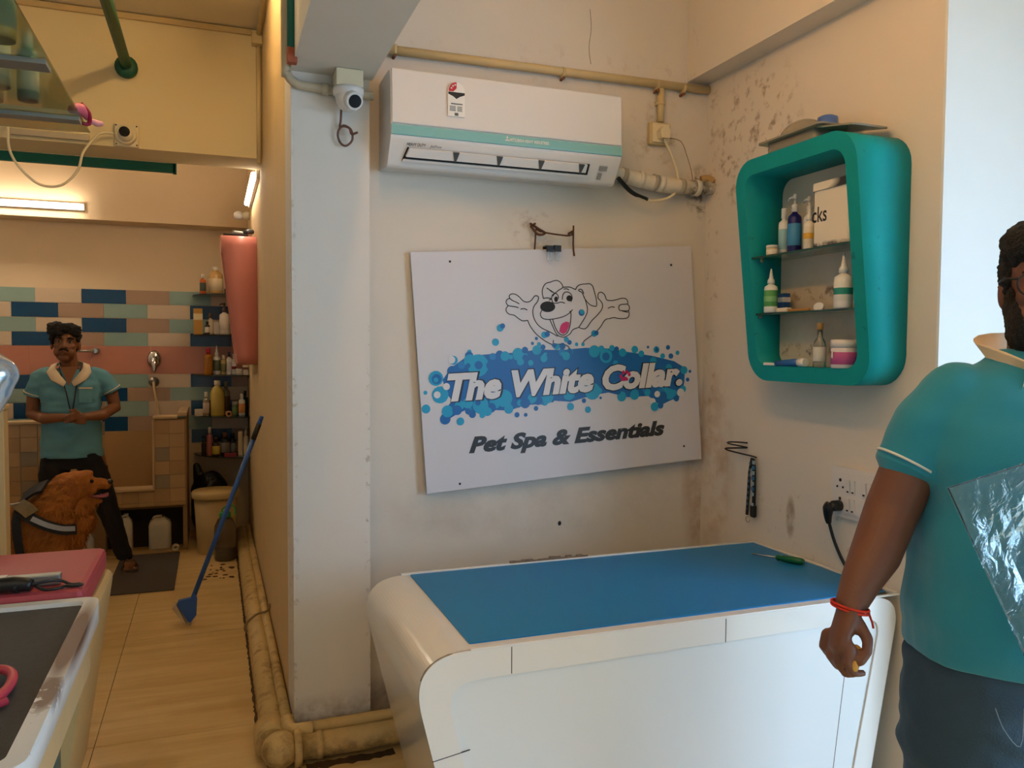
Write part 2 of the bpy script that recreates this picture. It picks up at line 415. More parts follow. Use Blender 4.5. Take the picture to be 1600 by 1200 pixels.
# ------------------------------------------------------------------ back wall: air conditioner, sign, cables
m_wp = mat('white_plastic', 'dcdad8', .35, var=.02); m_wp2 = mat('ivory_plastic', 'ddd2b4', .4, var=.04)
m_black = mat('black_plastic', '111214', .4, var=.1); m_dark = mat('dark_gap', '1c1d1e', .8)
m_grey = mat('grey_plastic', '8b8f90', .4, var=.04); m_red = mat('red_print', 'c0283c', .5, var=.03)
m_ink = mat('ink_black', '1b1c1e', .6, var=.05); m_paper = mat('paper_white', 'e8e6e0', .7, var=.03)
ac = thing('air_conditioner', 'white split air conditioner with a teal stripe high on the back wall', 'air conditioner', (1.07, 3.0, 2.16))
X0, X1 = .605, 1.53
prof = rpoly([(3.104, 2.175), (3.104, 2.50), (2.90, 2.50), (2.885, 2.26), (2.955, 2.158)], [.004, .02, .03, .05, .03], 5)
MB().prism(prof, lambda y, z: (X0, y, z), lambda y, z: (X1, y, z), smooth=False).build('body', m_wp, ac)
MB().prism(rpoly([(2.905, 2.302), (2.905, 2.497), (2.888, 2.497), (2.880, 2.302)], .006, 3), lambda y, z: (X0+.004, y, z), lambda y, z: (X1-.004, y, z)).build('front_panel', mat('glossy_white', 'd8d6d4', .42, var=.01), ac)
MB().prism(rpoly([(2.91, 2.262), (2.91, 2.299), (2.881, 2.299), (2.881, 2.262)], .004, 3), lambda y, z: (X0+.001, y, z), lambda y, z: (X1-.001, y, z)).build('stripe', mat('teal_stripe', '7fb7b8', .25, var=.03), ac)
# lower front: slope from (2.885,2.26) to (2.955,2.158)
def acs(x, t, d=0.0):       # t 0 at stripe, 1 at bottom
    a = Vector((0, 2.8905, 2.248)); b = Vector((0, 2.946, 2.168)); n = Vector((0, -.82, -.57))
    q = a*(1-t)+b*t+n*d; return (x, q.y, q.z)
MB().prism([(.67, .28), (1.40, .28), (1.40, .82), (.655, .82)], lambda x, t: acs(x, t, .004), lambda x, t: acs(x, t, -.01)).build('outlet', m_dark, ac)
lv = MB().prism(rpoly([(.675, .26), (1.385, .26), (1.385, .60), (.665, .60)], .004, 2), lambda x, t: acs(x, t, .016), lambda x, t: acs(x, t, .005)).build('louvre', m_wp, ac)
MB().prism([(.66, .72), (1.40, .72), (1.40, .80), (.655, .80)], lambda x, t: acs(x, t, .010), lambda x, t: acs(x, t, .002)).build('louvre', m_wp, ac)
for x in (.85, 1.02, 1.19, 1.36):
    MB().prism([(x-.013, .25), (x+.012, .25), (x+.004, .62), (x-.002, .62)], lambda u, t: acs(u, t, .019), lambda u, t: acs(u, t, .012)).build('vane', mat('vane_grey', '4a4c4e', .5), ac)
MB().prism([(1.445, .30), (1.478, .30), (1.478, .50), (1.445, .50)], lambda x, t: acs(x, t, .006), lambda x, t: acs(x, t, .0)).build('display', m_grey, ac)
for k in range(3): MB().prism([(1.445, .62+.1*k), (1.462, .62+.1*k), (1.462, .68+.1*k), (1.445, .68+.1*k)], lambda x, t: acs(x, t, .006), lambda x, t: acs(x, t, 0)).build('indicator', m_grey, ac)
acf = lambda u, v: (u, 2.8795, v)
text_mb('MITSUBISHI HEAVY INDUSTRIES', [(1.055, 2.277), (1.215, 2.277), (1.215, 2.288), (1.055, 2.288)], fn=acf, offset=.02).build('lettering', m_paper, ac)
MB().prism([(1.036, 2.277), (1.044, 2.277), (1.048, 2.2825), (1.04, 2.2825)], lambda u, v: (u, 2.8805, v), lambda u, v: (u, 2.8790, v)).prism([(1.047, 2.277), (1.055, 2.277), (1.051, 2.2825), (1.043, 2.2825)], lambda u, v: (u, 2.8805, v), lambda u, v: (u, 2.8790, v)).prism([(1.045, 2.283), (1.049, 2.289), (1.045, 2.295), (1.041, 2.289)], lambda u, v: (u, 2.8805, v), lambda u, v: (u, 2.8790, v)).build('emblem', m_paper, ac)
act = lambda u, v: acs(u, v, .006)
text_mb('HEAVY DUTY', [(.665, .19), (.735, .19), (.735, .08), (.665, .08)], fn=act, offset=.02).build('lettering', m_ink, ac)
text_mb('JetFlow', [(.75, .19), (.795, .19), (.795, .09), (.75, .09)], fn=act, shear=.3).build('lettering', m_ink, ac)
# energy rating sticker
lb = lambda d: (lambda u, v: (u, 2.8795-d, v))
n_ = [(.845+.032*math.cos(t*PI/14), 2.432+.036*math.sin(t*PI/14)) for t in range(15)]
MB().prism([(.813, 2.345)]+[(.877, 2.345)]+n_, lb(-.004), lb(.004)).build('energy_label', m_paper, ac)
MB().prism([(.845+.03*math.cos(t), 2.434+.034*math.sin(t)) for t in [PI/2+i*PI/2/8 for i in range(9)]]+[(.845-.012, 2.434), (.845, 2.446)], lb(.003), lb(.0048)).build('rating_arc', m_red, ac)
for k in range(3):
    a = PI*.58+k*.42; cx, cy = .845+.022*math.cos(a), 2.434+.025*math.sin(a)
    MB().prism([(cx+(.0045 if i % 2 == 0 else .002)*math.cos(PI/2+i*PI/5), cy+(.0045 if i % 2 == 0 else .002)*math.sin(PI/2+i*PI/5)) for i in range(10)], lb(.0045), lb(.0055)).build('star', m_paper, ac)
MB().prism([(.814, 2.432), (.876, 2.432), (.876, 2.424), (.858, 2.417), (.845, 2.408), (.832, 2.417), (.814, 2.424)], lb(.003), lb(.0048)).build('label_band', m_ink, ac)
lt = MB()
lt.prism([(.824, 2.392), (.868, 2.392), (.868, 2.388), (.824, 2.388)], lb(.003), lb(.0048))
for k in range(5):
    lt.prism([(.819, 2.382-.004*k), (.842, 2.382-.004*k), (.842, 2.380-.004*k), (.819, 2.380-.004*k)], lb(.003), lb(.0046))
    lt.prism([(.848, 2.382-.004*k), (.868-.002*(k % 2), 2.382-.004*k), (.868-.002*(k % 2), 2.380-.004*k), (.848, 2.380-.004*k)], lb(.003), lb(.0046))
lt.prism([(.838, 2.348), (.852, 2.348), (.852, 2.358), (.838, 2.358)], lb(.003), lb(.0046))
lt.build('label_print', mat('print_grey', '55605f', .6), ac)

# conduit, socket, cables around the air conditioner
m_cond = mat('conduit_paint', 'cdb98c', .5, var=.08, vscale=20)
cp = thing('conduit_pipe', 'cream conduit pipe crossing the back wall above the air conditioner', 'pipe', (1.3, 3.08, 2.63))
MB().tube([(.56, 3.082, 2.628), (2.06, 3.082, 2.640)], .017, 12).build('pipe', m_cond, cp)
for x in (.66, 1.36, 1.80, 1.93):
    MB().tube([(x, 3.082, 2.64+.0)] and [(x-.006, 3.082, 2.632), (x+.006, 3.082, 2.632)], .0205, 12).build('clamp', m_cond, cp)
    MB().cyl((x, 3.105, 2.607), (x, 3.07, 2.607), .006, 8).build('screw', mat('rust', '7a5030', .8), cp)
dp = thing('conduit_pipe', 'short cream conduit dropping down to the wall socket', 'pipe', (1.822, 3.08, 2.48))
MB().tube([(1.822, 3.084, 2.62), (1.822, 3.084, 2.478)], .015, 12).build('pipe', m_cond, dp)
MB().tube([(1.822, 3.084, 2.55), (1.822, 3.084, 2.562)], .0185, 12).box((1.80, 3.088, 2.55), (1.845, 3.104, 2.562)).build('clamp', m_cond, dp)
sk = thing('wall_socket', 'square cream wall socket beside the air conditioner', 'socket', (1.82, 3.09, 2.43))
MB().box((1.768, 3.078, 2.38), (1.870, 3.105, 2.476), .006).build('back_box', m_cond, sk)
MB().box((1.778, 3.070, 2.388), (1.860, 3.079, 2.468), .003).build('face_plate', m_wp2, sk)
pl = thing('power_plug', 'cream plug and cable looping from the socket to the air conditioner', 'plug', (1.82, 3.05, 2.43))
MB().prism(rpoly([(1.80, 2.40), (1.84, 2.40), (1.843, 2.435), (1.825, 2.455), (1.81, 2.45), (1.795, 2.43)], .006, 3), lambda u, v: (u, 3.07, v), lambda u, v: (u, 3.035, v)).build('plug_body', m_wp2, pl)
MB().tube([(1.822, 3.05, 2.40), (1.84, 3.055, 2.37), (1.885, 3.06, 2.29), (1.90, 3.06, 2.22), (1.87, 3.05, 2.165), (1.80, 3.04, 2.135), (1.72, 3.03, 2.13), (1.65, 3.02, 2.155), (1.58, 3.0, 2.20)], .0065, 8, sub=6).build('cable', m_wp2, pl)
MB().tube([(1.73, 3.031, 2.132), (1.65, 3.02, 2.155), (1.575, 2.998, 2.203)], .0095, 8, sub=5).build('cable_sleeve', m_black, pl, label='black cable sleeve')
wrp = thing('refrigerant_pipe', 'bundle of white taped pipes from the air conditioner into the corner', 'pipe', (1.8, 3.06, 2.22))
m_tape = mat('old_white_tape', 'd8d2c2', .6, var=.15, vscale=30, bump=.4, bscale=50, stains=[((2.03, 3.06, 2.2), (.12, .2, .1), 20, .35, .6, '2a2018', .9)])
MB().tube([(1.535, 3.05, 2.245), (1.60, 3.055, 2.235), (1.72, 3.06, 2.215), (1.85, 3.06, 2.205), (1.97, 3.06, 2.205), (2.069, 3.06, 2.21)], [.030, .030, .032, .034, .031, .030], 14, sub=5).build('pipe_bundle', m_tape, wrp)
for i, x in enumerate((1.62, 1.70, 1.77, 1.80, 1.90, 1.98)):
    MB().tube([(x, 3.06, 2.232-.09*min(1, max(0, (x-1.6)/.25))*.3), (x+.022, 3.06, 2.230-.09*min(1, max(0, (x-1.58)/.25))*.3)], .0355, 14).build('tape_band', mat('tape_white', 'd9d4c8', .5, var=.12, vscale=30) if i % 2 else mat('tape_grey', 'a8a294', .6, var=.1), wrp)
MB().tube([(2.02, 3.07, 2.245), (2.05, 3.06, 2.25), (2.068, 3.04, 2.23)], .016, 8, sub=4).build('pipe_end', mat('foam_tan', 'b59462', .8, var=.2), wrp)

# ------------------------------------------------------------------ sign board
BCX, BCY = 1.383, 1.440; th = math.radians(3.9)
BW, BH = 1.262, .945
sgn = thing('sign_board', 'white pet spa sign board hung slightly tilted on the back wall', 'sign', (BCX, 3.08, BCY-BH/2))
def bd(u, v, d=0.0):      # board coordinates, metres from its centre; d = proud of the face
    x = BCX+u*math.cos(th)-v*math.sin(th); z = BCY+u*math.sin(th)+v*math.cos(th)
    lean = .012+.012*(0.5-v/BH)+.012*(u/BW)**2
    return (x, 3.094-lean-d, z)
bo = MB(); nx, nz = 18, 12
gridf = []; 
for side, d in ((0, 0.0), (1, -.006)):
    for j in range(nz+1):
        for i in range(nx+1): gridf.append(bd((i/nx-.5)*BW, (j/nz-.5)*BH, d))
S_ = (nx+1)*(nz+1); ff = []
for j in range(nz):
    for i in range(nx):
        a = j*(nx+1)+i; ff.append((a, a+1, a+nx+2, a+nx+1)); ff.append((S_+a, S_+a+nx+1, S_+a+nx+2, S_+a+1))
for i in range(nx): 
    ff.append((i, S_+i, S_+i+1, i+1)); a = nz*(nx+1)+i; ff.append((a, a+1, S_+a+1, S_+a))
for j in range(nz):
    a = j*(nx+1); ff.append((a, a+nx+1, S_+a+nx+1, S_+a)); b = a+nx; ff.append((b, S_+b, S_+b+nx+1, b+nx+1))
bo.add(gridf, ff, False).build('board', mat('sign_white', 'd0d0d8', .4, var=.015, vscale=2), sgn)
ART_BASE = [(-0.499, 0.015), (-0.4282, 0.0569), (-0.3091, 0.0585), (-0.2076, 0.0567), (-0.1244, 0.064), (-0.0194, 0.0544), (0.0887, 0.0574), (0.1985, 0.0476), (0.31, 0.0235), (0.4126, 0.0015), (0.5171, -0.0281), (0.5693, -0.0608), (0.5626, -0.1227), (0.5451, -0.1839), (0.4846, -0.1996), (0.4364, -0.2161), (0.3803, -0.1702), (0.2769, -0.1666), (0.1881, -0.1391), (0.099, -0.1468), (0.0108, -0.1642), (-0.0635, -0.1529), (-0.1379, -0.1612), (-0.2003, -0.1606), (-0.2629, -0.1763), (-0.3233, -0.169), (-0.3843, -0.1825), (-0.4418, -0.1537), (-0.4919, -0.1727), (-0.5418, -0.1962), (-0.552, -0.1765), (-0.5285, -0.1413), (-0.5027, -0.1155), (-0.5294, -0.0805), (-0.5356, -0.0288)]
ART_DISC = [(-0.059, -0.1366, 0.012, '1565ad'), (-0.3315, -0.1543, 0.0133, '1565ad'), (-0.4082, 0.0277, 0.0139, '1a9ac8'), (0.1017, 0.027, 0.0115, '1565ad'), (0.1225, -0.1327, 0.0158, '1a9ac8'), (0.3008, 0.0101, 0.0129, '1565ad'), (0.0117, -0.1263, 0.0115, '1565ad'), (-0.1074, -0.154, 0.0163, '1a9ac8'), (0.2235, 0.0214, 0.0077, '1a9ac8'), (-0.1132, -0.1415, 0.0108, '1a9ac8'), (0.3771, -0.0189, 0.0117, '1f7fc0'), (-0.0919, -0.1204, 0.009, '1565ad'), (-0.1674, 0.0372, 0.0162, '1565ad'), (-0.2577, 0.0484, 0.0076, '1f7fc0'), (-0.3383, -0.153, 0.0143, '1565ad'), (-0.0826, 0.0468, 0.0109, '1565ad'), (-0.5092, -0.1477, 0.0169, '1a9ac8'), (-0.2932, 0.0465, 0.0155, '1a9ac8'), (-0.4583, 0.0248, 0.0131, '1565ad'), (-0.1164, 0.0504, 0.0091, '1565ad'), (-0.4851, 0.0026, 0.0128, '1565ad'), (0.3988, -0.023, 0.0085, '1565ad'), (0.3443, -0.0094, 0.0164, '1565ad'), (0.1997, 0.0049, 0.0118, '1a9ac8'), (-0.0821, 0.0158, 0.0094, '1f7fc0'), (-0.2594, -0.1505, 0.0129, '1565ad'), (0.0118, -0.1413, 0.0118, '1a9ac8'), (-0.2366, -0.1579, 0.009, '1a9ac8'), (-0.4311, 0.0459, 0.0098, '1565ad'), (-0.4091, 0.0438, 0.0115, '1565ad'), (0.1597, -0.1249, 0.0073, '1a9ac8'), (-0.025, 0.0435, 0.0101, '1a9ac8'), (-0.4891, -0.1428, 0.0102, '1a9ac8'), (-0.4386, -0.1626, 0.0143, '1565ad'), (0.31, -0.1337, 0.016, '1f7fc0'), (0.4861, -0.063, 0.012, '1a9ac8'), (0.1331, 0.0195, 0.0078, '1a9ac8'), (0.5384, -0.1616, 0.0142, '1f7fc0'), (0.47, -0.1495, 0.0124, '1a9ac8'), (-0.1938, 0.0466, 0.0072, '1a9ac8'), (-0.0122, -0.1398, 0.0071, '1565ad'), (-0.3724, -0.1577, 0.0121, '1565ad'), (0.1711, 0.0208, 0.0136, '1565ad'), (0.1349, -0.1264, 0.0145, '1565ad'), (0.4139, -0.0335, 0.0083, '1f7fc0'), (-0.1646, -0.1495, 0.0074, '1a9ac8'), (0.4931, -0.0552, 0.0097, '1565ad'), (0.3585, -0.0189, 0.0122, '1565ad'), (0.2248, -0.1248, 0.0152, '1565ad'), (0.4056, -0.0289, 0.014, '1565ad'), (-0.207, -0.1496, 0.0115, '1a9ac8'), (0.291, 0.0121, 0.0148, '1a9ac8'), (0.5319, -0.0736, 0.0134, '1565ad'), (0.4978, -0.1566, 0.009, '1f7fc0'), (-0.2609, -0.1594, 0.0073, '1565ad'), (-0.2327, 0.0336, 0.0139, '1565ad'), (-0.1207, -0.149, 0.0163, '1f7fc0'), (-0.3725, 0.0451, 0.0132, '1a9ac8'), (-0.1371, -0.1351, 0.0164, '1f7fc0'), (-0.1887, -0.1383, 0.008, '1a9ac8'), (-0.301, -0.1196, 0.0123, '1565ad'), (-0.2548, -0.1546, 0.0071, '1a9ac8'), (-0.4638, 0.0137, 0.0162, '1565ad'), (0.3348, -0.0031, 0.015, '1565ad'), (0.0261, -0.1325, 0.0169, '1f7fc0'), (0.4883, -0.0541, 0.0164, '1a9ac8'), (0.2771, -0.0099, 0.0126, '1565ad'), (0.0148, -0.1384, 0.0126, '1565ad'), (0.1759, -0.1156, 0.01, '1565ad'), (0.5096, -0.1539, 0.0127, '1565ad'), (-0.0916, 0.0369, 0.0123, '1a9ac8'), (0.0183, 0.0451, 0.015, '1a9ac8'), (-0.0183, -0.1327, 0.0111, '1f7fc0'), (-0.2352, 0.0434, 0.0082, '1f7fc0'), (0.4317, -0.1465, 0.0081, '1f7fc0'), (0.1172, -0.128, 0.0083, '1a9ac8'), (-0.4654, 0.0112, 0.0142, '1565ad'), (0.1284, 0.0359, 0.0143, '1a9ac8'), (0.3752, -0.1539, 0.0157, '1a9ac8'), (-0.1282, 0.0309, 0.0123, '1565ad'), (0.0313, -0.1364, 0.0091, '1565ad'), (-0.2842, -0.1584, 0.0151, '1565ad'), (-0.1884, 0.0423, 0.0169, '1a9ac8'), (-0.3686, 0.044, 0.0142, '1565ad'), (-0.1155, 0.0352, 0.014, '1565ad'), (-0.1111, -0.1471, 0.0072, '1565ad'), (0.075, 0.0376, 0.014, '1565ad'), (-0.0062, -0.1367, 0.0089, '1a9ac8'), (-0.0173, 0.0456, 0.016, '1f7fc0'), (-0.3572, 0.0304, 0.009, '1565ad'), (0.5345, -0.1676, 0.0165, '1f7fc0'), (-0.423, 0.045, 0.0109, '1f7fc0'), (0.0175, 0.0438, 0.014, '1565ad'), (-0.3221, 0.0476, 0.0144, '1f7fc0'), (0.4561, -0.1419, 0.0102, '1a9ac8'), (0.3195, -0.1338, 0.0156, '1f7fc0'), (0.0745, 0.0324, 0.0146, '1565ad'), (0.4431, -0.1574, 0.0147, '1f7fc0'), (-0.3698, 0.036, 0.0113, '1565ad'), (-0.1082, -0.1504, 0.0077, '1565ad'), (-0.2041, 0.0193, 0.016, '1a9ac8'), (-0.283, -0.1305, 0.0136, '1565ad'), (-0.2879, 0.0471, 0.0121, '1f7fc0'), (0.1435, -0.1285, 0.0146, '1a9ac8'), (-0.3871, 0.0469, 0.012, '1565ad'), (0.1579, 0.0173, 0.0096, '1565ad'), (0.4384, -0.1216, 0.0126, '1a9ac8'), (0.1387, -0.1328, 0.0077, '1a9ac8'), (-0.1265, -0.1239, 0.0155, '1a9ac8'), (-0.0731, 0.0256, 0.0098, '1f7fc0'), (0.1048, 0.0357, 0.0126, '1565ad'), (0.1678, -0.1089, 0.0072, '1565ad'), (0.083, -0.1211, 0.0075, '1565ad'), (0.2674, 0.0048, 0.0168, '1565ad'), (-0.4395, -0.1499, 0.0167, '1565ad'), (-0.4553, 0.0225, 0.0151, '1f7fc0'), (-0.3716, -0.1626, 0.0075, '1f7fc0'), (-0.0459, 0.0268, 0.0075, '1565ad'), (-0.3782, 0.041, 0.0096, '1f7fc0'), (-0.1505, -0.1409, 0.0151, '1565ad'), (0.4904, -0.1684, 0.0159, '1565ad'), (-0.2417, -0.1517, 0.0142, '1565ad'), (0.1334, -0.131, 0.0167, '1565ad'), (0.4123, -0.0322, 0.0076, '1565ad'), (-0.2451, 0.0407, 0.0098, '1a9ac8'), (0.4512, -0.0366, 0.0093, '1565ad'), (-0.0157, 0.0385, 0.0083, '1a9ac8'), (0.3268, -0.0094, 0.0152, '1565ad'), (-0.0679, -0.1456, 0.0085, '1565ad'), (-0.2255, -0.153, 0.0152, '1565ad'), (-0.075, 0.0266, 0.0078, '1a9ac8'), (-0.0801, -0.1348, 0.0151, '1f7fc0'), (-0.2172, -0.1488, 0.0136, '1a9ac8'), (0.2095, 0.0204, 0.0146, '1565ad'), (-0.2219, 0.0367, 0.0106, '1a9ac8'), (-0.1823, 0.0339, 0.0129, '1565ad'), (-0.0747, -0.1482, 0.011, '1565ad'), (-0.4293, -0.1527, 0.0072, '1f7fc0'), (0.0808, -0.1404, 0.0109, '1565ad'), (0.3583, -0.1406, 0.0087, '1f7fc0'), (0.4143, -0.0399, 0.0124, '1565ad'), (0.5065, -0.1675, 0.015, '1a9ac8'), (0.0875, 0.0307, 0.0097, '1a9ac8'), (0.4355, -0.033, 0.0133, '1565ad'), (-0.416, -0.1437, 0.0119, '1565ad'), (0.2855, 0.0033, 0.0103, '1565ad'), (0.1839, 0.0068, 0.014, '1a9ac8'), (-0.1031, -0.1481, 0.0136, '1a9ac8'), (0.325, -0.1195, 0.0134, '1565ad'), (0.2189, -0.1077, 0.0112, '1f7fc0'), (-0.5638, -0.0221, 0.0299, '1a9ac8'), (-0.5612, -0.025, 0.0199, '1565ad'), (-0.5643, -0.0285, 0.01, '1a9ac8'), (-0.551, -0.0881, 0.0339, '1a9ac8'), (-0.6124, -0.1385, 0.0179, '1a9ac8'), (-0.6101, -0.0749, 0.008, '1a9ac8'), (-0.4951, 0.0007, 0.0219, '1565ad'), (-0.5231, -0.0577, 0.014, 'w'), (-0.5634, -0.0871, 0.014, 'w'), (-0.4875, 0.044, 0.0179, '1a9ac8'), (-0.495, 0.0464, 0.015, 'w'), (-0.4752, -0.2006, 0.016, '1a9ac8'), (-0.5372, -0.1854, 0.0219, '1565ad'), (-0.5256, -0.1556, 0.0239, '1a9ac8'), (-0.4749, -0.1366, 0.0199, '1a9ac8'), (-0.4236, -0.177, 0.015, '1565ad'), (-0.3824, -0.1846, 0.012, '1a9ac8'), (-0.2676, -0.1691, 0.0199, '1a9ac8'), (-0.2334, -0.1963, 0.011, '1565ad'), (-0.1954, -0.1998, 0.008, '1565ad'), (-0.1483, -0.1778, 0.01, '1565ad'), (0.0076, -0.1837, 0.016, '1a9ac8'), (0.087, -0.2036, 0.014, '1a9ac8'), (0.0706, -0.1643, 0.01, '1565ad'), (0.1491, -0.159, 0.006, '1565ad'), (-0.2825, 0.1612, 0.015, '1a9ac8'), (-0.272, 0.1682, 0.011, '1565ad'), (-0.3062, 0.1048, 0.015, '1a9ac8'), (-0.1279, 0.1095, 0.007, '1565ad'), (-0.1467, 0.0904, 0.007, '1565ad'), (-0.0916, 0.122, 0.014, '1a9ac8'), (-0.0788, 0.1241, 0.012, '1565ad'), (0.0066, 0.0968, 0.011, '1a9ac8'), (0.0199, 0.0843, 0.01, '1565ad'), (0.0516, 0.0745, 0.008, '1a9ac8'), (0.0809, 0.0727, 0.008, '1a9ac8'), (0.1358, 0.115, 0.014, '1a9ac8'), (0.1469, 0.1164, 0.01, '1565ad'), (0.083, 0.2055, 0.014, '1565ad'), (0.0853, 0.2083, 0.01, '1a9ac8'), (-0.1179, 0.0848, 0.009, '1a9ac8'), (-0.1009, 0.0722, 0.011, '1565ad'), (-0.0397, 0.0703, 0.014, '1a9ac8'), (-0.0131, 0.0706, 0.014, '1565ad'), (-0.4193, 0.0732, 0.009, '1a9ac8'), (-0.4214, 0.0564, 0.0179, '1565ad'), (-0.4196, 0.0375, 0.0259, '1a9ac8'), (-0.3865, 0.0165, 0.0449, '1a9ac8'), (-0.3845, 0.0173, 0.017, '1565ad'), (-0.4287, 0.0185, 0.01, '1565ad'), (-0.337, 0.013, 0.016, '1565ad'), (-0.2923, 0.0527, 0.0179, '1565ad'), (-0.2695, 0.0464, 0.0199, '1a9ac8'), (-0.213, 0.0523, 0.0239, '1a9ac8'), (-0.1814, 0.0647, 0.014, '1565ad'), (-0.1297, 0.0614, 0.0199, '1a9ac8'), (-0.1587, 0.0121, 0.0219, '1565ad'), (-0.1598, 0.0112, 0.012, '1a9ac8'), (0.1651, 0.0477, 0.015, '1a9ac8'), (0.2153, 0.0486, 0.013, '1a9ac8'), (0.2374, 0.0432, 0.011, '1565ad'), (0.2647, 0.0264, 0.0179, '1a9ac8'), (0.3244, 0.0357, 0.016, '1a9ac8'), (0.2921, 0.0095, 0.014, '1565ad'), (0.3554, 0.0155, 0.014, '1a9ac8'), (0.3892, 0.0418, 0.006, '1565ad'), (0.4303, 0.028, 0.015, '1a9ac8'), (0.4315, 0.0279, 0.009, '1565ad'), (0.4883, 0.0346, 0.01, '1565ad'), (0.5344, 0.008, 0.01, '1a9ac8'), (0.5005, -0.0043, 0.012, '1565ad'), (0.4593, -0.0015, 0.012, '1a9ac8'), (0.1856, 0.0165, 0.0299, '1a9ac8'), (0.1844, 0.0145, 0.0179, '1565ad'), (0.5926, -0.078, 0.007, '1565ad'), (0.5787, -0.1135, 0.009, '1565ad'), (0.5628, -0.0707, 0.0179, '1a9ac8'), (0.5526, -0.1532, 0.016, '1a9ac8'), (0.5399, -0.1678, 0.0179, 'w'), (0.5171, -0.1919, 0.014, '1565ad'), (0.486, -0.1707, 0.0239, '1a9ac8'), (0.4503, -0.176, 0.0199, '1565ad'), (0.4226, -0.1654, 0.014, 'w'), (0.3977, -0.1953, 0.015, 'w'), (0.4069, -0.2187, 0.0199, '1a9ac8'), (0.4364, -0.2161, 0.014, '1565ad'), (0.3116, -0.1594, 0.0219, '1a9ac8'), (0.2488, -0.1613, 0.0219, '1a9ac8'), (0.2331, -0.1377, 0.014, '1565ad'), (0.1133, -0.128, 0.0359, '1a9ac8'), (0.0731, -0.1198, 0.014, '1565ad'), (0.0021, -0.1288, 0.0279, '1a9ac8'), (-0.0412, -0.1351, 0.0219, '1565ad'), (-0.0943, -0.1356, 0.0259, '1a9ac8'), (-0.137, -0.1466, 0.0179, '1565ad'), (-0.1624, -0.1347, 0.0199, '1a9ac8'), (-0.1946, -0.1514, 0.0219, '1565ad'), (-0.2851, -0.1244, 0.0359, '1a9ac8'), (-0.3265, -0.14, 0.0239, '1a9ac8'), (-0.3427, -0.1577, 0.0199, '1565ad'), (-0.3868, -0.1443, 0.0339, '1a9ac8'), (-0.3586, -0.1715, 0.0179, '1a9ac8'), (-0.3979, -0.132, 0.012, '1565ad'), (-0.4402, -0.1302, 0.0219, '1a9ac8'), (-0.4858, -0.1545, 0.0199, '1565ad'), (-0.267, -0.078, 0.014, '1565ad'), (-0.05, 0.0758, 0.01, '1565ad'), (0.0483, 0.0157, 0.016, '1565ad'), (0.0005, 0.0287, 0.0179, '1a9ac8'), (0.1315, 0.0399, 0.0259, '1a9ac8'), (0.0867, 0.023, 0.0199, '1565ad'), (-0.0684, 0.0332, 0.0199, '1565ad'), (-0.1005, 0.0256, 0.016, '1a9ac8'), (0.3763, -0.0267, 0.0199, '1565ad'), (0.4116, -0.0189, 0.016, '1a9ac8'), (0.2285, -0.0165, 0.012, '1a9ac8')]
ART_T1 = [(-0.5247, -0.1117), (0.5502, -0.1301), (0.5525, -0.0367), (-0.5182, -0.0134)]
ART_T2 = [(-0.4481, -0.3283), (0.4499, -0.3438), (0.4529, -0.286), (-0.4394, -0.2703)]
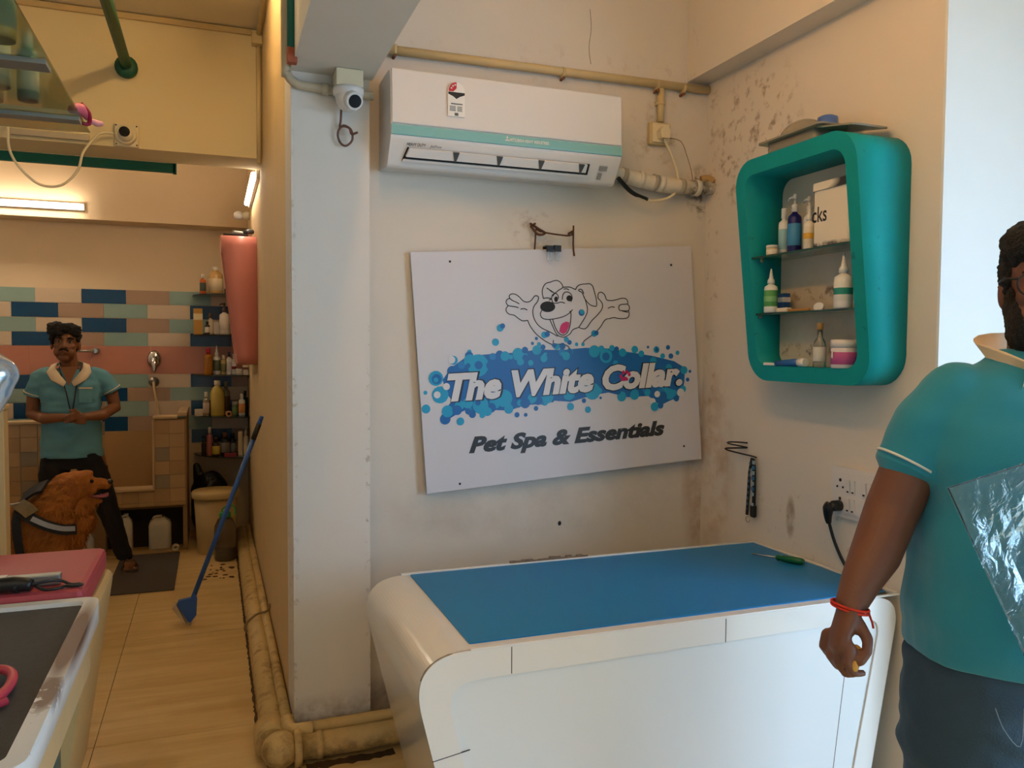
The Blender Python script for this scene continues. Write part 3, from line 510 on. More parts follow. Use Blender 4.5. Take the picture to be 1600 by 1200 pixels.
ART_LINES = [[(-0.0858, 0.2712), (-0.0895, 0.2973), (-0.083, 0.3192), (-0.0696, 0.3331), (-0.0504, 0.3373), (-0.0365, 0.3416), (-0.0195, 0.343), (-0.0031, 0.3328), (0.0043, 0.3141), (-0.0155, 0.3023), (-0.0354, 0.2885), (-0.0433, 0.2792)], [(-0.0858, 0.2712), (-0.07, 0.2735), (-0.0513, 0.2689), (-0.0601, 0.2634)], [(-0.0676, 0.3138), (-0.0494, 0.3016), (-0.0352, 0.2914)], [(0.0043, 0.3141), (0.0193, 0.3145), (0.0364, 0.3139), (0.0511, 0.3076), (0.0615, 0.3023)], [(0.0615, 0.3023), (0.0709, 0.3156), (0.0875, 0.3228), (0.1093, 0.324), (0.1279, 0.3244), (0.1415, 0.3141), (0.1479, 0.2912), (0.155, 0.2613), (0.1558, 0.2366), (0.151, 0.229), (0.1293, 0.2339), (0.1127, 0.2483), (0.1006, 0.2655), (0.091, 0.2885), (0.0763, 0.2969), (0.081, 0.3035), (0.0917, 0.3002), (0.0994, 0.2832)], [(0.0988, 0.2735), (0.108, 0.2436), (0.1118, 0.214), (0.1017, 0.1898), (0.084, 0.1661), (0.0665, 0.1444)], [(-0.096, 0.2235), (-0.1032, 0.2075), (-0.0958, 0.1917), (-0.0752, 0.1849), (-0.0521, 0.1847), (-0.0222, 0.1881), (0.0048, 0.1946), (0.0269, 0.2052), (0.0381, 0.2144)], [(0.0283, 0.211), (0.036, 0.2145), (0.0438, 0.22)], [(-0.0499, 0.1856), (-0.0431, 0.1581), (-0.0318, 0.1332), (-0.0157, 0.1176), (0.0003, 0.1167), (0.0149, 0.1277), (0.0271, 0.1544), (0.0334, 0.1883), (0.0345, 0.2078)], [(-0.0626, 0.1852), (-0.0507, 0.1536), (-0.0347, 0.1207), (-0.0161, 0.1099), (0.003, 0.1088), (0.0252, 0.1202), (0.039, 0.1361), (0.0665, 0.1444)], [(-0.0449, 0.2531), (-0.0491, 0.2697), (-0.0441, 0.284), (-0.031, 0.2903), (-0.0209, 0.2831), (-0.0175, 0.2684)], [(-0.0501, 0.2533), (-0.0292, 0.2495), (-0.0077, 0.2535), (0.009, 0.2479)], [(-0.0008, 0.2629), (0.0025, 0.2822), (0.0138, 0.2934), (0.0287, 0.2928), (0.041, 0.2826), (0.0443, 0.2659), (0.0372, 0.2535)], [(0.0081, 0.3062), (0.021, 0.3077), (0.0314, 0.3024)], [(-0.0556, 0.3038), (-0.0434, 0.2956)], [(-0.1065, 0.275), (-0.1112, 0.2828), (-0.1237, 0.2833), (-0.1392, 0.2667), (-0.1561, 0.2598), (-0.1744, 0.2644), (-0.1898, 0.2803), (-0.2055, 0.2923), (-0.2215, 0.2958), (-0.2341, 0.2896), (-0.2328, 0.2782), (-0.2231, 0.2702)], [(-0.2328, 0.2782), (-0.2453, 0.2731), (-0.25, 0.2619), (-0.2426, 0.2502), (-0.2267, 0.2457)], [(-0.2251, 0.2703), (-0.2073, 0.262), (-0.1935, 0.2538)], [(-0.2427, 0.2483), (-0.2515, 0.2373), (-0.2503, 0.224), (-0.2388, 0.214), (-0.2187, 0.2092), (-0.2031, 0.197), (-0.1834, 0.1846), (-0.1607, 0.1854)], [(-0.2267, 0.2457), (-0.2105, 0.2431), (-0.1985, 0.2388)], [(-0.1887, 0.2326), (-0.1722, 0.2337), (-0.1602, 0.2275)], [(-0.1607, 0.1854), (-0.1517, 0.1619), (-0.1307, 0.1319), (-0.101, 0.1051), (-0.0706, 0.0858), (-0.0448, 0.0745)], [(-0.1065, 0.275), (-0.1126, 0.2599), (-0.1305, 0.2395), (-0.136, 0.2158), (-0.1314, 0.1896), (-0.1182, 0.1668), (-0.0983, 0.1494), (-0.0677, 0.1342), (-0.0319, 0.1127)], [(0.1638, 0.261), (0.1648, 0.2797), (0.1763, 0.2872), (0.1914, 0.2806), (0.1995, 0.2665), (0.2033, 0.2544), (0.223, 0.2496), (0.25, 0.2525), (0.275, 0.2574), (0.2952, 0.2546), (0.3036, 0.2422), (0.3008, 0.2323), (0.2759, 0.2314), (0.2622, 0.228)], [(0.3008, 0.2323), (0.3093, 0.2219), (0.3085, 0.2079), (0.2969, 0.2024), (0.2632, 0.206)], [(0.2622, 0.228), (0.2593, 0.2162), (0.2632, 0.206)], [(0.3061, 0.204), (0.3076, 0.1899), (0.3023, 0.1761), (0.2861, 0.1708), (0.2557, 0.1724), (0.2336, 0.1774), (0.2076, 0.1728)], [(0.2743, 0.2035), (0.3022, 0.1962)], [(0.2079, 0.2185), (0.2249, 0.2237), (0.2393, 0.221)], [(0.1638, 0.261), (0.1722, 0.2537), (0.1824, 0.2375), (0.1789, 0.2158), (0.1566, 0.1921), (0.1278, 0.1688), (0.1022, 0.1406), (0.0824, 0.1377), (0.0676, 0.1444)], [(0.2055, 0.1748), (0.1872, 0.1658), (0.1658, 0.1391), (0.1335, 0.1132), (0.0904, 0.088), (0.0844, 0.0784)], [(-0.0508, 0.0983), (-0.0537, 0.0858), (-0.0502, 0.0729)], [(-0.0521, 0.076), (-0.0286, 0.0794), (-0.0073, 0.0781), (0.0115, 0.0691), (0.0193, 0.0569)]]
ART_NOSE = [(-0.0353, 0.2353), (-0.0378, 0.2278), (-0.0441, 0.2214), (-0.0533, 0.2168), (-0.0645, 0.2147), (-0.0761, 0.2152), (-0.0869, 0.2184), (-0.0955, 0.2237), (-0.1009, 0.2306), (-0.1024, 0.2383), (-0.1, 0.2457), (-0.0938, 0.2521), (-0.0846, 0.2567), (-0.0735, 0.2588), (-0.0619, 0.2583), (-0.0511, 0.2552), (-0.0424, 0.2499), (-0.0369, 0.243)]
ART_PUPILS = [[(-0.0208, 0.2657), (-0.0223, 0.2599), (-0.0256, 0.2558), (-0.03, 0.2544), (-0.0341, 0.2562), (-0.0369, 0.2605), (-0.0377, 0.2664), (-0.0363, 0.2721), (-0.0329, 0.2762), (-0.0286, 0.2776), (-0.0245, 0.2759), (-0.0216, 0.2715)], [(0.0433, 0.2669), (0.0412, 0.2607), (0.0363, 0.2562), (0.0297, 0.2548), (0.0234, 0.2568), (0.019, 0.2616), (0.0177, 0.268), (0.0197, 0.2742), (0.0247, 0.2786), (0.0312, 0.2801), (0.0375, 0.2781), (0.042, 0.2733)]]
ART_TONGUE = [(-0.0234, 0.1317), (-0.0167, 0.1547), (-0.0065, 0.1659), (0.011, 0.1718), (0.0247, 0.1672), (0.0214, 0.1488), (0.0084, 0.128), (-0.007, 0.1201)]
ART_PAW = [[(0.2467, -0.0954), (0.2496, -0.0845), (0.2613, -0.0773), (0.2749, -0.0783), (0.2835, -0.087), (0.2831, -0.0951), (0.2648, -0.0957)], [(0.2558, -0.0748), (0.2542, -0.0801), (0.2506, -0.0831), (0.2465, -0.0828), (0.2433, -0.0792), (0.2423, -0.0738), (0.2439, -0.0686), (0.2474, -0.0656), (0.2516, -0.0659), (0.2548, -0.0694)], [(0.2691, -0.0597), (0.2675, -0.0649), (0.2639, -0.0679), (0.2597, -0.0676), (0.2565, -0.0641), (0.2555, -0.0587), (0.2571, -0.0535), (0.2607, -0.0504), (0.2649, -0.0507), (0.2681, -0.0542)], [(0.285, -0.0588), (0.2834, -0.064), (0.2799, -0.0671), (0.2757, -0.0668), (0.2725, -0.0632), (0.2714, -0.0578), (0.273, -0.0526), (0.2766, -0.0495), (0.2808, -0.0498), (0.284, -0.0534)], [(0.297, -0.0698), (0.2954, -0.0751), (0.2918, -0.0781), (0.2876, -0.0778), (0.2844, -0.0742), (0.2834, -0.0688), (0.2849, -0.0636), (0.2885, -0.0605), (0.2927, -0.0608), (0.296, -0.0644)]]
def flat(name, polys, d, col, th_=.0006):
    mbx = MB()
    for q in polys: mbx.prism(q, lambda u, v: bd(u, v, d+th_), lambda u, v: bd(u, v, d-.0004))
    return mbx.build(name, col, sgn)
inkc = {'1a9ac8': mat('print_cyan', '1a9ac8', .4, var=.03), '1565ad': mat('print_blue', '1565ad', .4, var=.03), '1f7fc0': mat('print_midblue', '1f7fc0', .4, var=.03), 'w': mat('print_white', 'd6d6dc', .35, var=.01)}
flat('splash_print', [ART_BASE], .0004, inkc['1565ad'])
for i, (u, v, r, c) in enumerate(ART_DISC):
    n = 14; dd = .0008+.0000085*i
    MB().prism([(u+r*math.cos(2*PI*k/n), v+r*math.sin(2*PI*k/n)) for k in range(n)], lambda a, b_: bd(a, b_, dd), lambda a, b_: bd(a, b_, dd-.0003)).build('bubble', inkc[c], sgn)
text_mb('The White Collar.', ART_T1, offset=.08, shear=.22, fn=lambda u, v: bd(u, v, .0036)).build('lettering_outline', mat('print_navy', '16223a', .4), sgn)
text_mb('The White Collar.', ART_T1, offset=.05, shear=.22, fn=lambda u, v: bd(u, v, .0042)).build('lettering', inkc['w'], sgn)
text_mb('Pet Spa & Essentials', ART_T2, offset=.05, shear=.22, fn=lambda u, v: bd(u, v, .001)).build('lettering', mat('print_charcoal', '2b2d31', .45, var=.03), sgn)
em = MB()
for l_ in ART_LINES:
    em.tube([bd(u, v, .0009) for u, v in l_], .0019, 5, sub=4)
em.build('dog_emblem', m_ink, sgn)
flat('dog_emblem_nose', [ART_NOSE], .0012, m_ink)
for q in ART_PUPILS: flat('dog_emblem_pupil', [q], .0012, m_ink)
flat('dog_emblem_tongue', [ART_TONGUE], .0012, mat('print_magenta', 'c31a64', .4, var=.03))
flat('paw_print', ART_PAW, .0050, MATS['print_magenta'])

# eyelets
for u, v in ((-.4746, .4326), (.5266, .3921), (-.4942, -.4494), (.5447, -.4069)):
    MB().prism([(u+.005*math.cos(i*PI/4), v+.005*math.sin(i*PI/4)) for i in range(8)], lambda a, b: bd(a, b, .001), lambda a, b: bd(a, b, -.001)).build('screw', m_ink, sgn)
# binder clips and rusty wire
for k, x in enumerate((1.298, 1.332)):
    c = thing('binder_clip', ['left', 'right'][k]+' black binder clip gripping the top of the sign board', 'clip', (x, 3.07, 1.90), 'binder clips on the sign board')
    dz = (x-1.383)*math.tan(th)
    MB().prism([(3.055, 1.896+dz+.004), (3.055, 1.914+dz+.012), (3.099, 1.914+dz+.012), (3.099, 1.896+dz+.004), (3.092, 1.896+dz+.004), (3.090, 1.912+dz+.008), (3.064, 1.912+dz+.008), (3.058, 1.896+dz+.004)], lambda y, z: (x-.015, y, z), lambda y, z: (x+.015, y, z)).build('clip_body', m_black, c)
    MB().tube([(x-.008, 3.056, 1.905+dz), (x-.005, 3.060, 1.885+dz), (x-.009, 3.062, 1.868+dz), (x, 3.062, 1.862+dz), (x+.009, 3.062, 1.868+dz), (x+.005, 3.060, 1.885+dz), (x+.008, 3.056, 1.905+dz)], .0014, 6, sub=3).build('clip_handle', mat('chrome', 'c8c8c8', .2, metal=1, var=.02), c)
m_rust = mat('rusty_wire', '5b3826', .85, var=.25, vscale=40)
wr = thing('hanging_wire', 'rusty bent wire and nails holding up the sign board', 'wire', (1.32, 3.09, 1.9))
MB().tube([(1.245, 3.10, 1.875), (1.243, 3.085, 1.93), (1.246, 3.08, 1.99), (1.26, 3.075, 1.978), (1.34, 3.07, 1.968), (1.405, 3.08, 1.972), (1.41, 3.075, 2.01), (1.412, 3.08, 1.93), (1.413, 3.07, 1.885)], .0035, 7, sub=4).build('wire', m_rust, wr)
MB().tube([(1.225, 3.095, 2.01), (1.255, 3.07, 1.985), (1.285, 3.08, 1.972), (1.25, 3.075, 1.965), (1.225, 3.085, 1.998)], .005, 7, sub=4).build('wire_knot', m_rust, wr)
MB().cyl((1.402, 3.105, 1.98), (1.402, 3.06, 1.985), .005, 8).build('nail', m_rust, wr)
MB().cyl((1.232, 3.105, 2.0), (1.232, 3.06, 2.005), .005, 8).build('nail', m_rust, wr)

# ------------------------------------------------------------------ camera on the column, conduit, coil
cc = thing('security_camera', 'white dome security camera on a box at the top of the column', 'camera', (.455, 2.95, 2.35))
MB().box((.415, 2.90, 2.418), (.51, 3.004, 2.479), .004).build('mount_box', m_wp2, cc)
MB().lathe((.462, 2.935, 2.418), [(.054, 0), (.055, -.012), (.053, -.024), (.045, -.03)], 22).build('collar', m_wp, cc)
MB().ell((.462, 2.93, 2.385), .047, .047, .05).build('ball', m_wp, cc)
MB().tube([(.470, 2.905, 2.373), (.476, 2.878, 2.360)], [.034, .030], 20).build('lens_housing', m_wp, cc)
MB().tube([(.476, 2.879, 2.3605), (.4772, 2.874, 2.358)], [.023, .022], 20).build('lens', mat('lens_black', '0b0c10', .25, var=.0, spec=.3), cc)
cl = MB().tube([(.445, 2.98, 2.38), (.443, 2.985, 2.32), (.44, 2.985, 2.295), (.455, 2.98, 2.30), (.478, 2.975, 2.285), (.482, 2.975, 2.25), (.46, 2.98, 2.228), (.44, 2.985, 2.24), (.432, 2.985, 2.27), (.445, 2.98, 2.295), (.47, 2.97, 2.29), (.478, 2.965, 2.268), (.497, 2.95, 2.272)], .0042, 7, sub=6).build('coiled_cable', mat('brown_cable', '6b4a3f', .6))
tag(cl, 'thin brown cable coiled on the column below the dome camera', 'cable')
cu = thing('conduit_pipe', 'grey conduit bending round the column top behind the dome camera', 'pipe', (.25, 2.98, 2.43))
MB().tube([(.252, 2.985, 3.21), (.252, 2.985, 2.52), (.256, 2.985, 2.465), (.28, 2.985, 2.435), (.33, 2.985, 2.425), (.56, 2.985, 2.418)], .0165, 12, sub=5).build('pipe', mat('grey_conduit', 'b5ab94', .5, var=.06), cu)
MB().tube([(.375, 2.985, 2.4225), (.40, 2.985, 2.422)], .021, 12).build('coupling', mat('grey_conduit2', 'bdb5a3', .5, var=.06), cu)
tt = thing('plastic_tube', 'teal green plastic tube hanging beside the beam', 'tube', (.262, 2.87, 2.5))
MB().tube([(.262, 2.87, 3.21), (.262, 2.87, 2.51)], .0155, 14).build('tube', mat('teal_tube', '0d6b5c', .35, var=.08), tt)
MB().box((.246, 2.855, 2.46), (.279, 2.886, 2.512), .003).build('end_block', mat('brick_orange', 'a3553a', .7, var=.25, vscale=40), tt)

# lamps of the shop: one on the far side of the beam, one on the ceiling over the grooming tables; an unseen third is added as fill light
t = thing('tube_lamp', 'warm tube lamp on the hidden side of the beam above the counter', 'lamp', (.58, 1.5, 2.85), 'tube lamps of the shop')
MB().box((.561, .85, 2.83), (.585, 2.15, 2.88), .004).build('batten', m_wp, t)
MB().tube([(.604, .87, 2.855), (.604, 2.13, 2.855)], .016, 12).build('tube', mat('lit_warm_tube', (1, .74, .40), .5, var=0, emit=LAMP_SHOP), t)
t = thing('tube_lamp', 'soft tube lamp on the ceiling before the lintel', 'lamp', (0, 3.5, 3.2), 'tube lamps of the shop')
MB().box((-.025, 3.0, 3.18), (.025, 3.92, 3.22), .004).build('batten', m_wp, t)
MB().tube([(0, 3.02, 3.16), (0, 3.9, 3.16)], .016, 12).build('tube', mat('lit_soft_tube', (1, .84, .60), .5, var=0, emit=LAMP_SHOP*1.4), t)
t = thing('tube_lamp', 'unseen fill tube added on the ceiling behind the grooming tables', 'lamp', (-.9, -.5, 3.2), 'tube lamps of the shop')  # unseen tube added to lift the column, soffit and back wall
MB().box((-.925, -1.1, 3.18), (-.875, .1, 3.22), .004).build('batten', m_wp, t)
MB().tube([(-.9, -1.08, 3.16), (-.9, .08, 3.16)], .016, 12).build('tube', mat('added_fill_tube', (1, .87, .72), .5, var=0, emit=LAMP_SHOP*1.3), t)
wb_ = bpy.data.objects['wall_back']
m_crack = mat('crack_brown', '6e5636', .9, var=.3)
MB().tube([(1.873, 3.105, 2.42), (1.937, 3.105, 2.412), (1.967, 3.105, 2.357), (1.992, 3.105, 2.29), (2.003, 3.105, 2.235)], .0016, 5, sub=3).build('crack', m_crack, wb_)
MB().tube([(1.49, 3.105, 2.915), (1.497, 3.105, 2.838), (1.487, 3.105, 2.757), (1.497, 3.105, 2.69)], .0012, 5, sub=3).build('crack', m_crack, wb_)
MB().ell((1.372, 3.105, .76), .008, .003, .010, 10, 6).build('nail_hole', m_dark, wb_)

# ------------------------------------------------------------------ bottles and boxes, used on every shelf
def cmat(c, rough=.35, trans=0.0):
    return mat('c_%s_%d_%d' % (c, int(rough*100), int(trans*100)), c, rough, var=.04, trans=trans)
def bottle(name, label, x, y, z, r, h, body, cap, style='cap', lab=None, cat='bottle', group=None, trans=0.0, oval=1.0, face=None, lab2=None):
    t = thing(name, label, cat, (x, y, z), group)
    sq = lambda p: (x+(p.x-x)*oval, p.y, p.z) if face != 'X' else (p.x, y+(p.y-y)*oval, p.z)
    fr = {'cap': .74, 'pump': .66, 'spray': .70, 'dropper': .62, 'jar': .74, 'jug': .80, 'tall': .66, 'sharp': .60}[style]
    rn = r*.36 if style != 'jar' else r*.95
    if style == 'jar': prof = [(r*.94, 0), (r, .02*h), (r, .70*h), (r*.95, .74*h)]
    elif style == 'tall': prof = [(r*.95, 0), (r, .02*h), (r, .50*h), (r*.85, .58*h), (r*.42, .68*h), (r*.40, .86*h)]
    elif style == 'jug': prof = [(r*.93, 0), (r, .03*h), (r, .66*h), (r*.8, .76*h), (r*.42, .84*h), (r*.36, .88*h)]
    else: prof = [(r*.93, 0), (r, .03*h), (r, (fr-.08)*h), (r*.92, (fr-.03)*h), (r*.6, fr*h), (rn, (fr+.03)*h), (rn, (fr+.06)*h)]
    bm_ = cmat(body, .3 if not trans else .12, trans)
    MB().lathe((x, y, z), prof, 16).xf(sq).build('body', bm_, t)
    if lab:
        z0, z1 = (.14*h, (.56 if style in ('jar', 'cap', 'jug') else .50 if style != 'tall' else .46)*h)
        MB().lathe((x, y, z), [(r*1.0, z0-.0005), (r*1.015, z0), (r*1.015, z1), (r*1.0, z1+.0005)], 16).xf(sq).build('label', cmat(lab, .5), t, label='printed label')
        if lab2: MB().lathe((x, y, z), [(r*1.016, z0+(z1-z0)*.30), (r*1.025, z0+(z1-z0)*.31), (r*1.025, z0+(z1-z0)*.62), (r*1.016, z0+(z1-z0)*.63)], 16).xf(sq).build('label_band', cmat(lab2, .5), t)
    cm = cmat(cap, .4)
    top = prof[-1][1]
    if style in ('cap', 'jug', 'tall'):
        rc = (r*.52 if style == 'cap' else prof[-1][0]*1.25)
        MB().lathe((x, y, z), [(rc, top-.01*h), (rc, h-.01*h), (rc*.9, h)], 14).build('cap', cm, t)
    elif style == 'jar':
        MB().lathe((x, y, z), [(r*1.04, top), (r*1.04, h*.97), (r*.97, h)], 18).build('lid', cm, t)
    elif style in ('pump', 'spray'):
        MB().lathe((x, y, z), [(rn*1.35, top-.02*h), (rn*1.35, top+.10*h), (rn*.5, top+.11*h), (rn*.4, h*.93)], 12).build('collar', cm, t)
        q = Vector((-.6, -.8, 0)) if face != 'X' else Vector((0, 1, 0))
        MB().tube([Vector((x, y, z+h*.95)), Vector((x, y, z+h*.95))+q*r*1.1, Vector((x, y, z+h*.91))+q*r*1.5], [r*.22, r*.18, r*.14], 8).lathe((x, y, z), [(rn*.75, h*.91), (rn*.8, h*.98), (rn*.5, h)], 10).build('pump_head', cm, t)
    elif style in ('dropper', 'sharp'):
        MB().lathe((x, y, z), [(rn*1.5, top-.02*h), (rn*1.4, top+.06*h), (rn*.9, top+.10*h), (rn*.25, h)], 12).build('nozzle', cm, t)
    return t
def carton(name, label, a, b, col, cat='box', group=None, bandcol=None, bev=.002):
    c = [(a[i]+b[i])/2 for i in range(2)]+[a[2]]
    t = thing(name, label, cat, c, group)
    MB().box(a, b, bev).build('body', cmat(col, .5), t)
    if bandcol:
        h = b[2]-a[2]
        MB().box((a[0]-.001, a[1]-.001, a[2]+h*.55), (b[0]+.001, b[1]+.001, a[2]+h*.8), .0005).build('print_band', cmat(bandcol, .5), t)
    return t

# ------------------------------------------------------------------ teal wall cabinet
def cabx(z, zt=2.19, zb=1.385, xt=1.84, xb=1.93): return xt+(xb-xt)*(zt-z)/(zt-zb)
m_teal = mat('teal_paint', '04949a', .6, spec=.25, var=.10, vscale=9, stains=[((2.0, 2.1, 2.2), (.16, .25, .05), 9, .4, .7, 'a89a80', .45), ((1.95, 2.2, 1.8), (.5, .7, .6), 30, .64, .70, '0a5a55', .6)])
cab = thing('wall_cabinet', 'teal rounded open wall cabinet with glass shelves on the right wall', 'cabinet', (1.98, 2.27, 1.385))
OUT = rrect(1.97, 1.385, 2.578, 2.19, .10, 7); INN = rrect(2.02, 1.44, 2.528, 2.135, .055, 7)
MB().ring(OUT, INN, lambda y, z: (cabx(z), y, z), lambda y, z: (2.069, y, z)).build('frame', m_teal, cab)
MB().prism(rrect(2.01, 1.43, 2.538, 2.145, .06, 6), lambda y, z: (2.025, y, z), lambda y, z: (2.035, y, z)).build('back_panel', mat('dirty_white_panel', 'cfc7b6', .7, var=.06, stains=[((2.02, 2.3, 1.7), (.2, .3, .03), 26, .5, .62, '4a3a28', .8), ((2.02, 2.4, 1.5), (.2, .2, .03), 26, .5, .62, '3a2d20', .8), ((2.02, 2.3, 1.62), (.2, .4, .2), 5, .4, .7, 'b59f74', .6)]), cab)
m_glass = mat('shelf_glass', 'b7d9cc', .03, trans=1.0, var=.0, ior=1.45)
m_gedge = mat('glass_edge', '1e4a42', .15, var=.05)
for zz in (1.836, 1.628):
    s = MB().box((cabx(zz)+.012, 2.021, zz), (2.024, 2.527, zz+.007)).build('shelf', m_glass, cab)
    MB().box((cabx(zz)+.009, 2.021, zz), (cabx(zz)+.012, 2.527, zz+.007)).build('shelf_edge', m_gedge, s)
    for yy in (2.026, 2.522):
        MB().cyl((1.93, yy-.005, zz-.006), (1.93, yy+.005, zz-.006), .006, 8).build('shelf_peg', MATS['chrome'], cab)
SH1, SH2, SH3 = 1.8435, 1.6355, 1.4405
bottle('cosmetic_jar', 'small jar with a white lid at the far end of the top cabinet shelf', 1.925, 2.455, SH1, .021, .038, 'd8c79c', 'e6e2d6', 'jar', cat='jar', lab='efe9da')
bottle('shampoo_bottle', 'slim white bottle on the top shelf of the teal cabinet', 1.975, 2.455, SH1, .019, .175, 'dfe3e6', 'e8e8e8', 'cap', lab='8fc0cf')
bottle('pump_bottle', 'dark blue pump bottle on the top shelf of the teal cabinet', 1.965, 2.385, SH1, .024, .215, '16186a', 'cfd3d8', 'pump', lab='3f8fc6', face='X')
bottle('pump_bottle', 'white pump bottle behind another next to the white tin', 1.985, 2.335, SH1, .019, .20, 'e6e2d8', 'd8d8d4', 'pump', face='X')
bottle('shampoo_bottle', 'white bottle with a yellow label next to the white tin', 1.945, 2.285, SH1, .019, .165, 'eae6da', 'e6e6e2', 'sharp', lab='e6e0cc', lab2='e0b040')
tin = thing('storage_tin', 'white enamel storage tin with black lettering in the teal cabinet', 'tin', (1.94, 2.18, SH1))
rot = lambda P: P
MB().prism(rrect(1.905, 2.055, 2.005, 2.222, .012, 4), lambda x, y: (x, y, SH1+.004), lambda x, y: (x, y, SH1+.188)).build('body', mat('enamel_cream', 'e6e0cf', .35, var=.04, stains=[((1.9, 2.16, SH1), (.1, .16, .02), 30, .4, .55, '2a2622', .9)]), tin)
MB().prism(rrect(1.900, 2.051, 2.009, 2.226, .014, 4), lambda x, y: (x, y, SH1+.188), lambda x, y: (x, y, SH1+.214)).build('lid', mat('worn_black_lid', '2c2b2a', .4, var=.2, stains=[((1.9, 2.18, 2.05), (.1, .09, .03), 12, .2, .35, 'e6e0cf', 1)]), tin)
text_mb('cks', [(2.224, SH1+.085), (2.155, SH1+.085), (2.155, SH1+.135), (2.224, SH1+.135)], fn=lambda u, v: (1.9045, u, v), offset=.012).build('lettering', m_ink, tin)
bottle('dropper_bottle', 'white nozzle bottle with a green label on the middle cabinet shelf', 1.915, 2.445, SH2, .024, .16, 'e6e8e2', 'e9ebe6', 'dropper', lab='4f9a58', lab2='7ab87c')
carton('medicine_box', 'small blue and white box behind the green labelled bottle', (1.965, 2.435, SH2), (1.995, 2.475, SH2+.072), '1d4f8e', bandcol='d9d9d9')
br = thing('grooming_brush', 'white and tan handled brush lying on the middle cabinet shelf', 'brush', (1.93, 2.36, SH2))
MB().box((1.925, 2.37, SH2), (1.95, 2.435, SH2+.016), .003).build('brush_head', cmat('e5dfd0', .5), br)
MB().box((1.931, 2.265, SH2), (1.944, 2.37, SH2+.010), .003).build('handle', cmat('b5894a', .5), br)
ot = MB().lathe((1.925, 2.205, SH2+.0155), [(.022, -.004), (.024, 0), (.022, .004)], 18, axis='X').xf(lambda p: (p.x, p.y, SH2+(p.z-SH2)*.66)).build('oval_tag', cmat('e9e6dc', .4)); tag(ot, 'small white oval tag standing on the middle cabinet shelf', 'tag')
bottle('spray_bottle', 'white spray bottle with a round teal label on the middle cabinet shelf', 1.93, 2.10, SH2, .029, .182, 'e4e6e4', 'dfe2e2', 'sharp', lab='dfe3df', lab2='1f8a80')
tb = thing('tube', 'blue and white paste tube lying on the cabinet floor', 'tube', (1.93, 2.38, SH3))
MB().tube([(1.925, 2.42, SH3+.011), (1.93, 2.37, SH3+.013), (1.935, 2.31, SH3+.016)], [.010, .012, .015], 10).build('body', cmat('1f5fa8', .4), tb)
MB().tube([(1.935, 2.31, SH3+.016), (1.937, 2.278, SH3+.016)], .015, 10).build('cap', cmat('e6e6e2', .4), tb)
MB().box((1.918, 2.42, SH3+.002), (1.932, 2.485, SH3+.012), .002).build('nozzle', cmat('e6e6e2', .4), tb)
bottle('glass_bottle', 'clear glass bottle with a gold cap on the cabinet floor', 1.95, 2.225, SH3, .022, .152, 'd8dcd8', 'b08a4c', 'tall', lab='c9ccc8', trans=.85)
pj = bottle('treatment_jar', 'pink jar with a white lid and dog emblem on the cabinet floor', 1.955, 2.115, SH3, .042, .094, 'dcd6da', 'e8e4e0', 'jar', lab='b0508e', cat='jar')
# dog emblem on the jar, facing the room
jd = lambda u, v: (1.955-.0432*math.cos(u), 2.115+.0432*math.sin(u), SH3+v)
MB().prism([(.25+.16*math.cos(t*PI/8), .043+.011*math.sin(t*PI/8)) for t in range(16)], lambda u, v: jd(u, v), lambda u, v: (1.955-.0405*math.cos(u), 2.115+.0405*math.sin(u), SH3+v)).build('emblem', cmat('efe8e6', .5), pj)
MB().prism([(.25-.22, .055), (.25-.13, .05), (.25-.16, .034)], lambda u, v: jd(u, v), lambda u, v: (1.955-.041*math.cos(u), 2.115+.041*math.sin(u), SH3+v)).prism([(.25+.22, .055), (.25+.13, .05), (.25+.16, .034)], lambda u, v: jd(u, v), lambda u, v: (1.955-.041*math.cos(u), 2.115+.041*math.sin(u), SH3+v)).build('emblem_ears', cmat('4a3026', .5), pj)
# clear trays on the cabinet
m_clear = mat('clear_plastic', 'cfc8b8', .12, var=.05, trans=.55, ior=1.3)
tr = thing('plastic_tray', 'clear plastic food trays with a blue lid on top of the teal cabinet', 'tray', (1.97, 2.33, 2.19))
MB().ring(rrect(1.90, 2.22, 2.05, 2.47, .02, 3), rrect(1.905, 2.225, 2.045, 2.465, .018, 3), lambda x, y: (x, y, 2.192), lambda x, y: (x, y, 2.248)).prism(rrect(1.90, 2.22, 2.05, 2.47, .02, 3), lambda x, y: (x, y, 2.191), lambda x, y: (x, y, 2.195)).build('base', m_clear, tr)
MB().prism(rrect(1.88, 2.17, 2.06, 2.50, .02, 3), lambda x, y: (x, y, 2.248), lambda x, y: (x, y, 2.254)).build('rim', m_clear, tr)
MB().prism(rrect(1.90, 2.04, 2.05, 2.22, .02, 3), lambda x, y: (x, y, 2.212+.18*(y-2.04)), lambda x, y: (x, y, 2.218+.18*(y-2.04))).build('loose_lid', m_clear, tr)
MB().ell((1.97, 2.36, 2.254), .065, .10, .06, 18, 8).build('dome', m_clear, tr)
MB().ell((1.97, 2.32, 2.258), .045, .06, .04, 14, 8).build('purple_wad', cmat('9a8aa0', .6), tr)
MB().lathe((1.97, 2.235, 2.254), [(.032, 0), (.034, .01), (.033, .036), (.02, .042)], 16).build('blue_lid', cmat('4d6db0', .35), tr)

